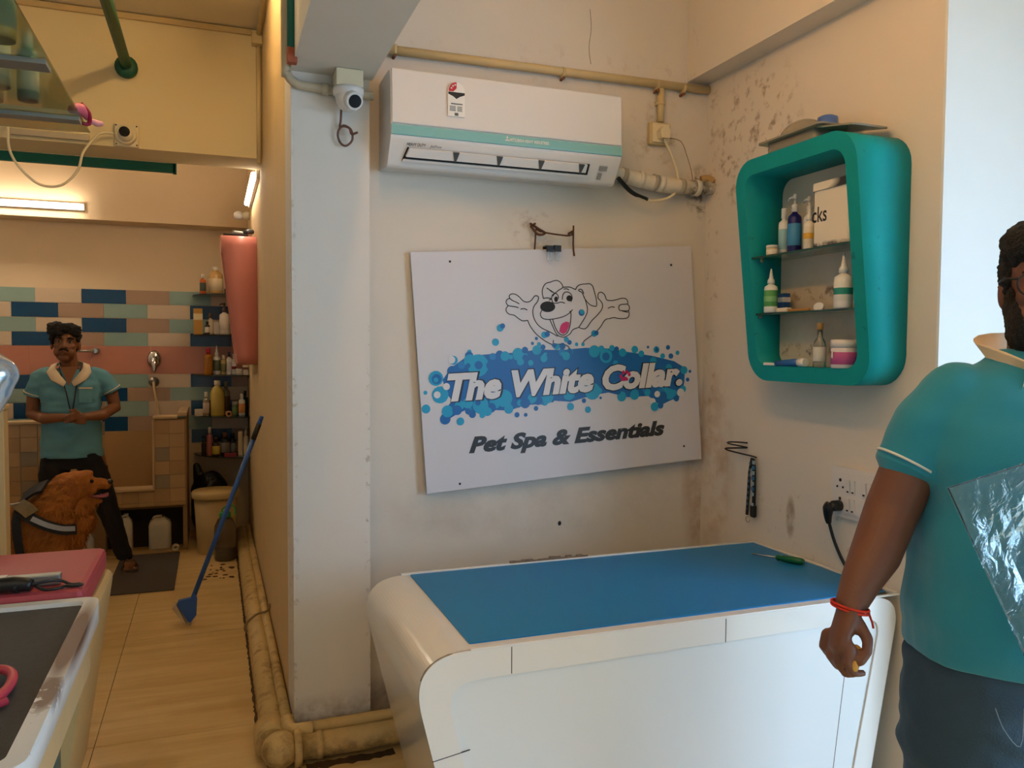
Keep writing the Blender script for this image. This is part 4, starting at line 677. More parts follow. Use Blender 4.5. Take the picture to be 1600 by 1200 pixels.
# ------------------------------------------------------------------ hook, dog collar, switch board
hk = MB().tube([(2.068, 2.77, 1.115), (2.03, 2.785, 1.118), (2.01, 2.82, 1.115), (2.03, 2.845, 1.105), (2.06, 2.80, 1.098), (2.062, 2.765, 1.096), (2.03, 2.80, 1.092), (2.01, 2.84, 1.086), (2.03, 2.84, 1.076), (2.055, 2.78, 1.068), (2.06, 2.735, 1.066), (2.06, 2.70, 1.064)], .0032, 7, sub=5).build('wire_hook', m_black)
tag(hk, 'black wire spiral hook on the right wall', 'hook')
ds = thing('dog_collar', 'blue and black patterned dog collar hanging from the wire hook', 'dog collar', (2.05, 2.72, .79))
m_web = mat('black_webbing', '14181d', .8, var=.2, vscale=80)
def strap(name, pts, hw, m_, par):
    mm = MB(); R = []
    P, _ = smooth_path([Vector(q) for q in pts], [0]*len(pts), 5)
    for p_ in P: R.append([p_+Vector((.002, -hw, 0)), p_+Vector((.002, hw, 0)), p_+Vector((-.002, hw, 0)), p_+Vector((-.002, -hw, 0))])
    return mm.loft(R, True, False).build(name, m_, par)
strap('long_strap', [(2.045, 2.705, 1.06), (2.045, 2.695, 1.03), (2.046, 2.692, .95), (2.048, 2.695, .88), (2.05, 2.70, .82)], .010, m_web, ds)
strap('short_strap', [(2.050, 2.715, 1.06), (2.055, 2.735, 1.0), (2.058, 2.745, .92), (2.058, 2.752, .82)], .007, m_web, ds)
for k in range(9):
    z_ = 1.045-.0215*k
    if k in (7,): continue
    MB().box((2.0405, 2.685+(.001*k if k < 4 else .004), z_-.0075), (2.0435, 2.701+(.001*k if k < 4 else .004), z_+.0075), .001).build('pattern_square', cmat('9db4be', .6) if k % 2 == 0 else cmat('2d6f9c', .6), ds)
for k in range(9):
    z_ = 1.035-.024*k; MB().box((2.0465+.0012*k, 2.72+.0035*k, z_-.006), (2.0495+.0012*k, 2.729+.0035*k, z_+.006), .001).build('pattern_square', cmat('3a5f74', .6), ds)
MB().box((2.040, 2.683, .822), (2.056, 2.712, .872), .005).build('buckle', m_black, ds)
MB().tube([(2.05, 2.735+.012*math.cos(a*PI/6), .805+.012*math.sin(a*PI/6)) for a in range(12)], .002, 6, closed=True).build('ring', MATS['chrome'], ds)
MB().tube([(2.05, 2.715+.008*math.cos(a*PI/6), 1.0+.018*math.sin(a*PI/6)) for a in range(12)], .002, 6, closed=True).build('clasp', MATS['chrome'], ds)

sb = thing('switch_board', 'white switch board with sockets on the right wall', 'switch board', (2.06, 2.16, .92))
MB().prism(rrect(2.045, .918, 2.270, 1.092, .008, 3), lambda y, z: (2.0695, y, z), lambda y, z: (2.055, y, z)).build('frame', m_wp, sb)
MB().prism(rrect(2.06, .934, 2.248, 1.072, .004, 2), lambda y, z: (2.056, y, z), lambda y, z: (2.050, y, z)).build('face_plate', m_wp, sb)
def hole(y, z, r, par): MB().lathe((2.050, y, z), [(r, 0), (r, .0012)], 10, axis='X').build('socket_hole', m_black, par)
for zc in (1.03, .965):
    hole(2.222, zc+.018, .006, sb); hole(2.236, zc-.006, .004, sb); hole(2.209, zc-.006, .004, sb)
for yc in (2.183, 2.160, 2.110, 2.087):
    for zc in (1.03, .965):
        s = MB().prism([(2.050, zc-.024), (2.050, zc+.024), (2.044, zc+.024), (2.047, zc-.024)], lambda x, z: (x, yc-.009, z), lambda x, z: (x, yc+.009, z)).build('switch', m_wp, sb)
        MB().box((2.0448, yc-.004, zc-.020), (2.0466, yc+.004, zc-.015)).build('switch_mark', m_ink, s)
pg = thing('power_plug', 'black power plug and cable in the switch board by the arm', 'plug', (2.03, 2.22, .95))
MB().tube([(2.049, 2.222, .958), (2.022, 2.222, .958), (2.008, 2.224, .952)], [.019, .019, .014], 14).build('plug_body', m_black, pg)
MB().tube([(2.012, 2.224, .962), (2.008, 2.23, .95), (2.012, 2.236, .92), (2.018, 2.238, .895)], [.018, .020, .014, .009], 10, sub=4).build('strain_relief', m_black, pg)
MB().tube([(2.018, 2.238, .90), (2.03, 2.22, .83), (2.04, 2.19, .77), (2.035, 2.14, .733), (2.03, 2.06, .7275), (2.02, 2.0, .7275)], .0055, 8, sub=5).build('cable', m_black, pg)

# ------------------------------------------------------------------ counter
m_lam = mat('white_laminate', 'e3e1dc', .16, var=.02, vscale=2, coat=.3); m_lam2 = mat('white_laminate_panel', 'dfe3e4', .2, var=.02, vscale=2)
ct = thing('counter', 'white rounded laminate counter with a blue top in the corner', 'counter', (1.27, 2.33, 0))
TOP = .716
TR_ = rpoly([(.628, 0), (.452, TOP), (2.062, TOP), (1.93, 0)], [.01, .125, .09, .01], 22)
IN_ = rpoly([(.70, .03), (.548, TOP-.078), (1.985, TOP-.066), (1.86, .03)], [.02, .075, .05, .02], 22)
YF, YK = 1.96, 2.705
MB().prism(TR_, lambda x, z: (x, YF+.012, z), lambda x, z: (x, YK, z), smooth=False).build('body', m_lam, ct)
MB().ring(TR_, IN_, lambda x, z: (x, YF, z), lambda x, z: (x, YF+.0125, z)).build('front_frame', m_lam, ct)
MB().prism(IN_, lambda x, z: (x, YF+.006, z), lambda x, z: (x, YF+.014, z)).build('front_panel', m_lam2, ct)
MB().prism(rrect(.63, 2.008, 2.045, 2.69, .004, 2), lambda x, y: (x, y, TOP-.002), lambda x, y: (x, y, TOP+.004)).build('blue_top', mat('blue_top', '0a78b8', .45, var=.05, vscale=4), ct, label='glossy blue counter top')
e = MB().box((.62, 1.961, TOP), (2.062, 1.972, TOP+.005), .001); e.build('edge_trim', m_lam, ct)
MB().box((.60, 2.693, TOP), (2.062, 2.706, TOP+.008), .001).build('edge_trim', m_lam, ct)
MB().box((2.048, 1.975, TOP), (2.064, 2.706, TOP+.008), .001).build('edge_trim', m_lam, ct)
for (x, z0, z1) in ((.732, .642, .714), (1.4, .644, .714)):
    MB().box((x-.001, YF-.0006, z0), (x+.001, YF+.002, z1)).build('seam', m_dark, ct)
MB().prism([(.518, .440), (.618, .455), (.618, .457), (.518, .442)], lambda x, z: (x, YF-.0006, z), lambda x, z: (x, YF+.002, z)).build('seam', m_dark, ct)
MB().prism([(1.792, .03), (1.862, .60), (1.864, .60), (1.794, .03)], lambda x, z: (x, YF+.0055, z), lambda x, z: (x, YF+.008, z)).build('seam', mat('seam_brown', '6b4a33', .8, var=.4), ct)
cw = MB()
rg2 = random.Random(5)
arc_ = TR_[23:43]
cw.tube([(x_, YF+.006, z_) for x_, z_ in arc_[8:20]], [.0012+.0022*rg2.random() for _ in range(12)], 6)
cw.build('chipped_edge', mat('chip_brown', '8d7f70', .9, var=.4, vscale=60), ct)
cw = MB()
for k in range(14):
    x_ = 1.0+k*.022; cw.box((x_, 2.697, TOP+.006), (x_+.024, 2.708, TOP+.009+rg2.uniform(.002, .010)))
cw.build('chipped_edge', mat('chip_brown2', '7a6654', .9, var=.3, vscale=60), ct)
sd = thing('screwdriver', 'green handled screwdriver lying on the blue counter top', 'screwdriver', (1.95, 2.42, TOP+.004))
MB().cyl((1.912, 2.52, TOP+.010), (1.950, 2.423, TOP+.017), .0033, 8).build('shaft', MATS['chrome'], sd)
hd = MB(); a_, b_ = Vector((1.948, 2.426, TOP+.0175)), Vector((1.998, 2.335, TOP+.0178)); R = []
for i, (t, r_) in enumerate(((0, .008), (.08, .012), (.16, .009), (.24, .012), (.5, .0135), (.9, .0132), (1, .009))):
    c_ = a_*(1-t)+b_*t; ax = (b_-a_).normalized(); n1 = ax.orthogonal().normalized(); n2 = ax.cross(n1)
    R.append([c_+(n1*math.cos(2*PI*j/16)+n2*math.sin(2*PI*j/16))*r_*(1 if j % 2 else .88) for j in range(16)])
hd.loft(R).build('handle', mat('green_handle', '0c6b3c', .2, var=.05, trans=.2), sd)

# ------------------------------------------------------------------ grooming room (left, behind)
m_tealbar = mat('teal_bar', '0f6a58', .5, var=.08)
tb_ = thing('curtain_rail', 'teal green rail behind the lintel of the grooming room', 'rail', (-1.0, 5.0, 2.48))
MB().box((-1.99, 4.981, 2.478), (-.185, 5.01, 2.53), .003).build('rail', m_tealbar, tb_)
MB().box((-.20, 4.981, 2.474), (-.18, 5.013, 2.534), .002).build('end_cap', m_tealbar, tb_)
rd = thing('green_pipe', 'green pipe running under the ceiling into the lintel wall', 'pipe', (-.41, 4.6, 2.93))
MB().tube([(-.402, 1.2, 2.945), (-.402, 4.67, 2.945)], .026, 12).build('pipe', mat('green_pipe_paint', '1c5a43', .5, var=.12, vscale=10), rd)
MB().lathe((-.402, 4.66, 2.935), [(.048, -.02), (.055, -.01), (.055, .018), (.03, .028)], 18, axis='Y').build('flange', mat('green_pipe_paint2', '14503c', .5, var=.1), rd)
c2 = thing('security_camera', 'white dome camera on a square plate on the lintel wall', 'camera', (-.406, 4.66, 2.53))
MB().box((-.463, 4.655, 2.53), (-.350, 4.68, 2.645), .004).build('plate', m_wp2, c2)
MB().lathe((-.408, 4.656, 2.588), [(.052, 0), (.050, .016), (.042, .024)], 20, axis='Y').build('collar', m_wp2, c2)
MB().ell((-.408, 4.637, 2.588), .04, .035, .04).build('ball', m_wp2, c2)
MB().lathe((-.411, 4.606, 2.594), [(.026, 0), (.026, .004), (.022, .005)], 18, axis='Y').build('lens', MATS['lens_black'], c2)
for dx in (-.048, .048):
    for dz in (-.048, .048): MB().lathe((-.406+dx, 4.6555, 2.588+dz), [(.004, 0), (.004, .002)], 8, axis='Y').build('screw', m_ink, c2)
cb = MB().tube([(-.463, 4.65, 2.59), (-.53, 4.63, 2.575), (-.60, 4.62, 2.48), (-.63, 4.62, 2.38), (-.70, 4.60, 2.30), (-.79, 4.60, 2.295), (-.87, 4.60, 2.36), (-.92, 4.60, 2.45), (-.93, 4.62, 2.56), (-.93, 4.672, 2.60)], .0062, 8, sub=7).build('camera_cable', m_wp2)
tag(cb, 'white cable looping down from the dome camera on the lintel', 'cable')
tk = thing('pale_strip', 'pale flat strip on the lintel wall below the glass shelf', 'trunking', (-.74, 4.67, 2.5))
MB().box((-.93, 4.660, 2.545), (-.58, 4.68, 2.575), .003).build('strip_body', cmat('b9ae97', .5), tk)  # thin pale strip standing proud of the lintel face
cv = thing('conduit_pipe', 'cream conduit in the corner of the lintel and corridor wall', 'pipe', (.25, 4.66, 2.53))
MB().tube([(.250, 4.665, 3.16), (.250, 4.665, 2.50)], .014, 10).build('pipe', m_cond, cv)
MB().box((.215, 4.62, 3.13), (.269, 4.68, 3.19), .004).build('junction_box', m_cond, cv)
MB().tube([(.25, 4.63, 3.185), (.25, 3.06, 3.185)], .014, 10).build('ceiling_pipe', m_cond, cv)
tr_ = struct(MB().box((-2, 4.66, 3.185), (.215, 4.68, 3.215), .003).build('trim_5', cmat('c3ad80', .6)))

# tubes
t = thing('tube_lamp', 'lit white tube lamp on the beam of the far wall', 'lamp', (-1.5, 6.74, 2.53), 'tube lamps of the grooming room')
MB().box((-2.0, 6.755, 2.50), (-.88, 6.78, 2.55), .003).build('batten', m_wp, t)
MB().tube([(-1.99, 6.74, 2.525), (-.90, 6.74, 2.525)], .016, 12).build('tube', mat('lit_cool_tube', (1, .92, .82), .5, var=0, emit=LAMP_BACK*3), t)
t = thing('tube_lamp', 'lit white tube lamp high on the corridor wall', 'lamp', (.24, 5.5, 2.5), 'tube lamps of the grooming room')
MB().box((.249, 5.0, 2.485), (.27, 6.07, 2.535), .003).build('batten', m_wp, t)
MB().tube([(.236, 5.02, 2.51), (.236, 6.05, 2.51)], .015, 12).build('tube', MATS['lit_cool_tube'], t)
bl = thing('lamp_bulb', 'small unlit white bulb in a holder beyond the corridor tube lamp', 'bulb', (.22, 6.3, 2.45))
MB().lathe((.27, 6.35, 2.47), [(.03, 0), (.03, .03), (.02, .05)], 12, axis='X').build('holder', m_wp2, bl)
MB().ell((.19, 6.35, 2.47), .035, .032, .032).build('bulb', m_wp, bl)

# pink wall cabinet
m_pink = mat('pink_paint', 'cc7f73', .4, var=.06)
pc = thing('wall_cabinet', 'pink rounded wall cabinet on the corridor wall beside the corner shelves', 'cabinet', (.17, 5.75, 1.385))
po_ = rrect(5.36, 1.385, 6.02, 2.20, .07, 6); pi_ = rrect(5.41, 1.44, 5.97, 2.145, .05, 6)
pcx = lambda z: .055+(.15-.055)*(2.2-z)/.815
MB().ring(po_, pi_, lambda y, z: (pcx(z), y, z), lambda y, z: (.269, y, z)).build('frame', m_pink, pc)
for zz in (1.66, 1.90): MB().box((pcx(zz)+.01, 5.411, zz), (.268, 5.969, zz+.008)).build('shelf', m_glass, pc)
rg_ = thing('folded_rag', 'dark rag and tools lying on top of the pink cabinet', 'rag', (.15, 5.7, 2.2))
MB().box((.07, 5.42, 2.201), (.22, 5.9, 2.212), .004).build('cloth', cmat('2b211d', .9), rg_)
MB().tube([(.13, 5.45, 2.226), (.24, 5.6, 2.232)], [.010, .014], 10).build('tool_handle', cmat('a8a29a', .4), rg_)
MB().tube([(.2, 5.46, 2.23), (.25, 5.5, 2.24)], .016, 10).build('tool_head', cmat('3d3d3f', .4), rg_)

# corner shelves of smoked glass with a rail at the back
ZS = [1.908, 1.592, 1.276, .953, .640]
words = ['top', 'second', 'middle', 'fourth', 'lowest']
m_sg = mat('smoked_glass', '8fa59a', .05, trans=.9, var=0)
for i, z_ in enumerate(ZS):
    s = thing('corner_shelf', '%s quarter round glass corner shelf in the grooming room' % words[i], 'shelf', (.2, 6.9, z_), 'corner shelves in the grooming room')
    arc = [(.268, 6.991)]+[(.268-.41*math.cos(a*PI/2/12), 6.991-.40*math.sin(a*PI/2/12)) for a in range(13)]
    MB().prism(arc, lambda x, y: (x, y, z_-.008), lambda x, y: (x, y, z_)).build('glass', m_sg, s)
    MB().tube([(x, y, z_-.004) for x, y in arc[1:]], .005, 6).build('edge', mat('dark_edge', '2a2f28', .3), s)
def zt(i): return ZS[i]+.0005
G = ['bottles on the %s corner shelf' % w_ for w_ in words]
YS = 6.74
bottle('shampoo_bottle', 'small orange bottle with a white cap on the top corner shelf', -.065, YS, zt(0), .023, .15, 'c8591c', 'e0d8c8', 'cap', lab='3d4a40', group=G[0])
bottle('shampoo_gallon', 'large clear amber bottle with a white cap on the top corner shelf', .03, YS+.04, zt(0), .055, .215, 'c9a061', 'e3dccb', 'jug', lab='d9c6a0', group=G[0])
bottle('shampoo_bottle', 'tiny dark bottle beside the pink cabinet on the top corner shelf', .11, YS, zt(0), .018, .06, '3a2018', '2a1a14', 'cap', group=G[0])
carton('shampoo_box', 'tall golden box on the second corner shelf', (-.135, YS-.02, zt(1)), (-.07, YS+.03, zt(1)+.20), 'b98a3a', group=G[1], bandcol='e0d0a0')
bottle('dropper_bottle', 'small dark bottle with a white label on the second corner shelf', -.036, YS-.06, zt(1), .019, .10, '20120e', '181212', 'cap', lab='d5cdbd', group=G[1])
bottle('lotion_bottle', 'slim white bottle behind the small dark bottle', -.014, YS+.03, zt(1), .02, .165, 'd9c7a8', '6b4a34', 'cap', group=G[1])
carton('medicine_box', 'white box in the middle of the second corner shelf', (.012, YS+.03, zt(1)), (.072, YS+.07, zt(1)+.10), 'cfc2b2', group=G[1])
bottle('pump_bottle', 'white pump bottle with a brown collar on the second corner shelf', .09, YS, zt(1), .037, .25, 'ddcdb8', '5a3a2a', 'pump', lab='d5c5b2', group=G[1])
bottle('shampoo_bottle', 'amber bottle with a red cap on the middle corner shelf', -.03, YS, zt(2), .033, .21, 'b9761f', 'b02030', 'cap', group=G[2], trans=.3)
bottle('dropper_bottle', 'white nozzle bottle with a dark label on the middle corner shelf', .031, YS+.02, zt(2), .028, .23, 'd9d5c8', 'e2dfd6', 'dropper', lab='55604a', group=G[2])
bottle('lotion_bottle', 'small yellowish bottle in the middle of the middle corner shelf', .081, YS+.01, zt(2), .021, .155, 'b9a468', 'd9d2bd', 'cap', lab='6b6b45', group=G[2])
bottle('lotion_bottle', 'white bottle with a navy cap on the middle corner shelf', .122, YS, zt(2), .02, .18, 'e3dfd8', '1d2a50', 'cap', lab='cfc6c8', group=G[2])
bottle('lotion_bottle', 'white bottle with a red print on the middle corner shelf', .157, YS+.01, zt(2), .019, .165, 'e6e0da', 'e0dad2', 'cap', lab='e0d5d0', lab2='a02838', group=G[2])
bottle('cream_jar', 'low round white jar on the middle corner shelf', .195, YS-.06, zt(2), .025, .05, 'dcd3c2', 'e4ddd0', 'jar', cat='jar', group=G[2])
carton('medicine_box', 'small white box against the wall on the middle corner shelf', (.222, YS-.07, zt(2)), (.264, YS-.03, zt(2)+.076), 'dccfba', group=G[2], bandcol='7a4a3a')
carton('soap_box', 'low white wedge box on the fourth corner shelf', (-.135, YS, zt(3)), (-.075, YS+.04, zt(3)+.055), 'd3c8b4', group=G[3])
bottle('shampoo_bottle', 'clear bottle with a white cap on the fourth corner shelf', -.05, YS-.01, zt(3), .024, .19, 'b5a58c', 'e0d8c8', 'cap', lab='b9a898', group=G[3], trans=.4)
bottle('shampoo_gallon', 'big yellow bottle with a white cap on the fourth corner shelf', .033, YS-.01, zt(3), .053, .28, 'c9b055', 'e3dccc', 'jug', group=G[3], trans=.2)
bottle('shampoo_gallon', 'tall clear bottle with dark contents behind the big yellow bottle', .098, YS+.05, zt(3), .03, .27, '8d8872', '70675a', 'cap', lab='4a3320', group=G[3], trans=.3)
rl = MB().lathe((.114, YS-.14, zt(3)+.0255), [(.012, 0), (.025, 0), (.025, .03), (.012, .03), (.012, 0)], 16, axis='Y').build('tape_roll', cmat('a9805a', .6)); tag(rl, 'round tan tape roll on the fourth corner shelf', 'tape roll')
bottle('cream_jar', 'greenish jar with a pale lid on the fourth corner shelf', .164, YS, zt(3), .023, .112, '6f8a5a', 'b9b49c', 'jar', cat='jar', lab='7f9a6a', group=G[3])
bottle('lotion_bottle', 'white bottle with an orange label on the fourth corner shelf', .213, YS-.05, zt(3), .024, .175, 'e0dacd', 'e3ddd0', 'cap', lab='d08a4a', group=G[3])
bottle('shampoo_bottle', 'dark teal bottle against the wall on the fourth corner shelf', .24, YS+.03, zt(3), .024, .195, '1e3f4a', '1a3038', 'cap', group=G[3])
bottle('pump_bottle', 'dark pump bottle at the left of the lowest corner shelf', -.071, YS, zt(4), .018, .16, '2a1512', '1a1010', 'pump', group=G[4])
bottle('shampoo_bottle', 'pink bottle with a white cap on the lowest corner shelf', -.027, YS, zt(4), .024, .225, '9c5a5a', 'd9cdbd', 'cap', group=G[4])
bottle('shampoo_bottle', 'dark bottle with a yellow label on the lowest corner shelf', .018, YS-.06, zt(4), .03, .15, '1e1512', '15100e', 'cap', lab='c9b34a', group=G[4])
bottle('shampoo_bottle', 'black bottle with a grey label on the lowest corner shelf', .085, YS-.01, zt(4), .034, .185, '151315', '6b4a3a', 'cap', lab='8a8480', group=G[4])
bottle('shampoo_bottle', 'narrow black bottle behind the red box on the lowest corner shelf', .145, YS, zt(4), .023, .17, '141517', '101010', 'cap', lab='6b6f70', group=G[4])
carton('soap_box', 'flat red box on the lowest corner shelf', (.08, YS-.125, zt(4)), (.165, YS-.09, zt(4)+.028), '8a2630', group=G[4])
carton('shampoo_box', 'cream box beside the black bottles on the lowest corner shelf', (.182, YS-.08, zt(4)), (.215, YS-.04, zt(4)+.195), 'cdb999', group=G[4])
bottle('pump_bottle', 'cream pump bottle against the wall on the lowest corner shelf', .241, YS-.06, zt(4), .022, .235, 'd3c3a6', 'cfc6b4', 'pump', group=G[4])

# shower fittings
m_chr = MATS['chrome']
mx_ = thing('shower_mixer', 'chrome shower mixer on the pink tile band', 'tap', (-.433, 6.97, 1.37))
MB().lathe((-.433, 6.993, 1.395), [(.05, 0), (.052, .012), (.04, .03), (.01, .036)], 20, axis='Y').xf(lambda p: (p.x, p.y, 1.395+(p.z-1.395)*1.35)).build('plate', m_chr, mx_)
MB().tube([(-.433, 6.965, 1.40), (-.43, 6.93, 1.36), (-.428, 6.915, 1.29)], [.026, .024, .008], 10, sub=3).build('lever', m_chr, mx_)
sh = thing('shower_hose', 'cream hose hanging from a chrome wall outlet below the mixer', 'hose', (-.44, 6.95, 1.2))
MB().lathe((-.438, 6.993, 1.215), [(.04, 0), (.036, .014), (.014, .02), (.014, .04)], 16, axis='Y').build('outlet', mat('dull_chrome', '9a8f84', .3, metal=.8), sh)
MB().tube([(-.438, 6.955, 1.213), (-.434, 6.94, 1.17), (-.42, 6.93, 1.08), (-.40, 6.93, .98), (-.385, 6.93, .85), (-.39, 6.93, .70)], .010, 8, sub=5).build('hose', mat('hose_cream', 'cbb48a', .5), sh)
gb = thing('grab_bar', 'short chrome bar on the pink tiles beside the man in the grooming room', 'bar', (-.9, 6.95, 1.46))
MB().tube([(-1.08, 6.94, 1.462), (-.85, 6.94, 1.458)], .013, 10).build('bar', m_chr, gb)
MB().lathe((-.845, 6.993, 1.458), [(.026, 0), (.026, .01), (.016, .014), (.016, .06)], 14, axis='Y').build('bracket', m_chr, gb)

# raised bathing tub with square tiles
tub = thing('bathing_tub', 'raised tiled bathing tub with a low notch in the grooming room', 'tub', (-1.0, 6.5, 0))
m_tub = mat('tub_mortar', '9a7a52', .8, var=.08); m_in = mat('tub_inside', 'ae8a5c', .5, var=.05)
tw = MB().box((-1.98, 6.36, 0), (-.75, 6.46, .955)).box((-.75, 6.36, .335), (-.41, 6.46, .455)).box((-.41, 6.36, .335), (-.19, 6.46, .97)).box((-.215, 6.36, 0), (-.19, 6.46, .34)).box((-.75, 6.36, 0), (-.73, 6.46, .335))
tw.box((-.19, 6.36, 0), (-.185, 6.99, 1.0)).box((-1.98, 6.46, .30), (-.19, 6.99, .335))
tw.build('tub_wall', m_tub, tub)
MB().box((-1.98, 6.47, .336), (-.195, 6.985, .35)).box((-1.98, 6.975, .35), (-.195, 6.99, .83)).build('tub_lining', m_in, tub)
MB().box((-1.98, 6.335, .955), (-.75, 6.47, .975), .004).build('coping', mat('coping_stone', 'c3a67c', .5, var=.08), tub)
MB().box((-.41, 6.335, .972), (-.245, 6.47, .992), .004).box((-.245, 6.335, .992), (-.18, 6.99, 1.015), .003).build('coping', MATS['coping_stone'], tub)
MB().box((-.76, 6.335, .452), (-.40, 6.47, .472), .004).build('coping', MATS['coping_stone'], tub)
MB().box((-.415, 6.335, .47), (-.40, 6.36, .972), .003).build('edge_strip', MATS['coping_stone'], tub)
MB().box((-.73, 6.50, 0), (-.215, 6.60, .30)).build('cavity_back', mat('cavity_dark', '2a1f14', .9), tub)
MB().box((-.73, 6.30, 0), (-.19, 6.50, .012)).build('cavity_sill', mat('sill_stone', 'a98a58', .5), tub)
tm = [mat('sq_tile_a', 'bb986a', .35, var=.05), mat('sq_tile_b', 'b08d60', .35, var=.05), mat('sq_tile_c', '97866c', .35, var=.05)]
rgt = random.Random(9)
for i in range(13):
    for j in range(10):
        x0 = -.195-.105*(i+1); z0 = .0+.1*j-.035
        x1, z1 = x0+.102, z0+.097
        z0c = max(z0, .002); z1c = min(z1, .952 if x1 < -.75 else .97)
        if z1c-z0c < .02: continue
        if x1 > -.76 and x0 < -.21 and z0c < .33:       # cavity
            if z1c < .345: continue
            z0c = .337
        if x0 > -.78 and x1 < -.39 and z1c > .45:       # notch
            if z0c > .44: continue
            z1c = .45
        MB().box((x0, 6.352, z0c), (x1, 6.362, z1c)).build('square_tile', tm[2] if rgt.random() < .16 else tm[rgt.randrange(2)], tub)

# things under the tub
m_jug = mat('white_jug', 'cfc6b0', .45, var=.06)
def jug(label, x, y, w_, d_, h_, capc):
    t = thing('plastic_jug', label, 'jug', (x, y, .0125), 'jugs under the bathing tub')
    R = []
    for (s, z_) in ((.92, 0), (1, .03), (1, .70), (.9, .80), (.5, .90), (.28, .94)):
        R.append([(x+w_*s*px, y+d_*s*py, .0125+h_*z_) for px, py in rrect(-.5, -.5, .5, .5, .16, 3)])
    MB().loft(R).build('body', m_jug, t)
    MB().lathe((x, y, .0125), [(w_*.19, h_*.93), (w_*.19, h_)], 12).build('cap', cmat(capc, .5), t)
    MB().tube([(x-w_*.3, y-.02, .0125+h_*.82), (x-w_*.25, y-.03, .0125+h_*.95), (x+w_*.1, y-.03, .0125+h_*.97)], .008, 8, sub=3).build('handle', m_jug, t)
jug('tall white jug under the tub next to the standing leg', -.60, 6.42, .085, .10, .27, 'd8d0c0')
jug('wide white jerrycan under the right end of the tub', -.375, 6.43, .15, .11, .25, '2b2620')
jug('printed white can on the floor between the dog and the standing leg', -.83, 6.22, .09, .09, .20, '33302c')
st_ = MB().lathe((-.265, 6.33, .0365), [(.010, 0), (.024, 0), (.024, .05), (.010, .05), (.010, 0)], 14, axis='Y').build('tape_roll', cmat('c9bda6', .6)); tag(st_, 'small pale roll lying at the tub corner', 'tape roll')

# bin, bag, jar
bn = thing('bucket', 'cream lidded bucket under the corner shelves', 'bucket', (.012, 6.25, 0))
MB().lathe((.012, 6.25, 0), [(.125, 0), (.128, .01), (.15, .41)], 26).build('body', mat('cream_bucket', 'b59b6a', .5, var=.06), bn)
MB().lathe((.012, 6.25, 0), [(.163, .40), (.168, .41), (.168, .44), (.155, .452), (.02, .458)], 26).build('lid', mat('cream_lid', 'c2a873', .45, var=.06), bn)
bgm = MB().ell((-.05, 6.66, .26), .12, .14, .27, 18, 12).ell((-.02, 6.62, .40), .11, .12, .14, 14, 10).capsule([(-.10, 6.64, .45), (-.12, 6.64, .58)], [.04, .02])
def crumple(p, s=9, a=.025): 
    n_ = mnoise.noise_vector(Vector(p)*s); return Vector(p)+n_*a
bgm.xf(lambda p: crumple(p) if p.z > .02 else p)
bgo = remesh(bgm, 'garbage_bag', .012, mat('black_bag', '0d0d0f', .35, var=.2, bump=.6, bscale=30), None, 1)
bgo.location.z = 0.0
tag(bgo, 'black garbage bag slumped behind the cream bucket', 'bag')
jr = thing('pet_jar', 'clear plastic jar with a green cap and dark liquid by the corridor wall', 'jar', (.072, 5.97, 0))
MB().lathe((.072, 5.97, 0), [(.07, .002), (.075, .02), (.075, .20), (.072, .24), (.05, .29), (.035, .30), (.035, .31)], 20).build('body', mat('clear_jar', 'b9a88c', .1, trans=.85, var=0), jr)
MB().lathe((.072, 5.97, 0), [(.066, .006), (.071, .02), (.071, .085), (.01, .086)], 20).build('liquid', mat('dark_liquid', '0c0a08', .1, var=0), jr)
MB().lathe((.072, 5.97, 0), [(.039, .305), (.039, .335), (.03, .34)], 16).build('cap', mat('green_cap', '2f9a52', .4), jr)
MB().tube([(.05, 5.97, .31), (.055, 5.965, .36), (.10, 5.96, .385), (.135, 5.965, .37), (.14, 5.97, .31)], .006, 8, sub=4).build('handle', MATS['green_cap'], jr)
fm = MB().prism(rrect(-.62, 5.31, -.235, 6.28, .01, 2), lambda x, y: (x, y, .001), lambda x, y: (x, y, .008)).build('door_mat', mat('grey_mat', '4d453f', .9, var=.12, vscale=60, bump=.3, bscale=200)); tag(fm, 'dark grey rubber mat on the floor before the tub', 'mat')

# blue floor wiper leaning on the corridor wall
bw = thing('floor_wiper', 'blue long handled floor wiper leaning on the corridor wall', 'wiper', (-.13, 4.63, 0))
m_blue = mat('blue_plastic', '2c5cab', .4, var=.06)
MB().tube([(-.112, 4.63, .14), (.07, 4.64, .62), (.242, 4.63, 1.09)], .013, 12).build('handle', m_blue, bw)
MB().tube([(.205, 4.632, .99), (.236, 4.630, 1.075)], .0145, 12).build('grip', m_black, bw)
MB().tube([(.236, 4.630, 1.075), (.252, 4.63, 1.118)], [.013, .011], 12).build('end_cap', m_blue, bw)
MB().prism([(-.105, .17), (-.12, .145), (-.185, .135), (-.19, .115), (-.14, .02), (-.125, .012), (-.095, .05), (-.09, .14)], lambda x, z: (x, 4.615, z), lambda x, z: (x, 4.645, z)).build('head', m_blue, bw)
MB().prism([(-.195, .12), (-.145, .008), (-.125, .0), (-.150, -.0), (-.215, .10)], lambda x, z: (x, 4.60, max(z, .001)), lambda x, z: (x, 4.66, max(z, .001))).build('blade', cmat('b9a88a', .6), bw)

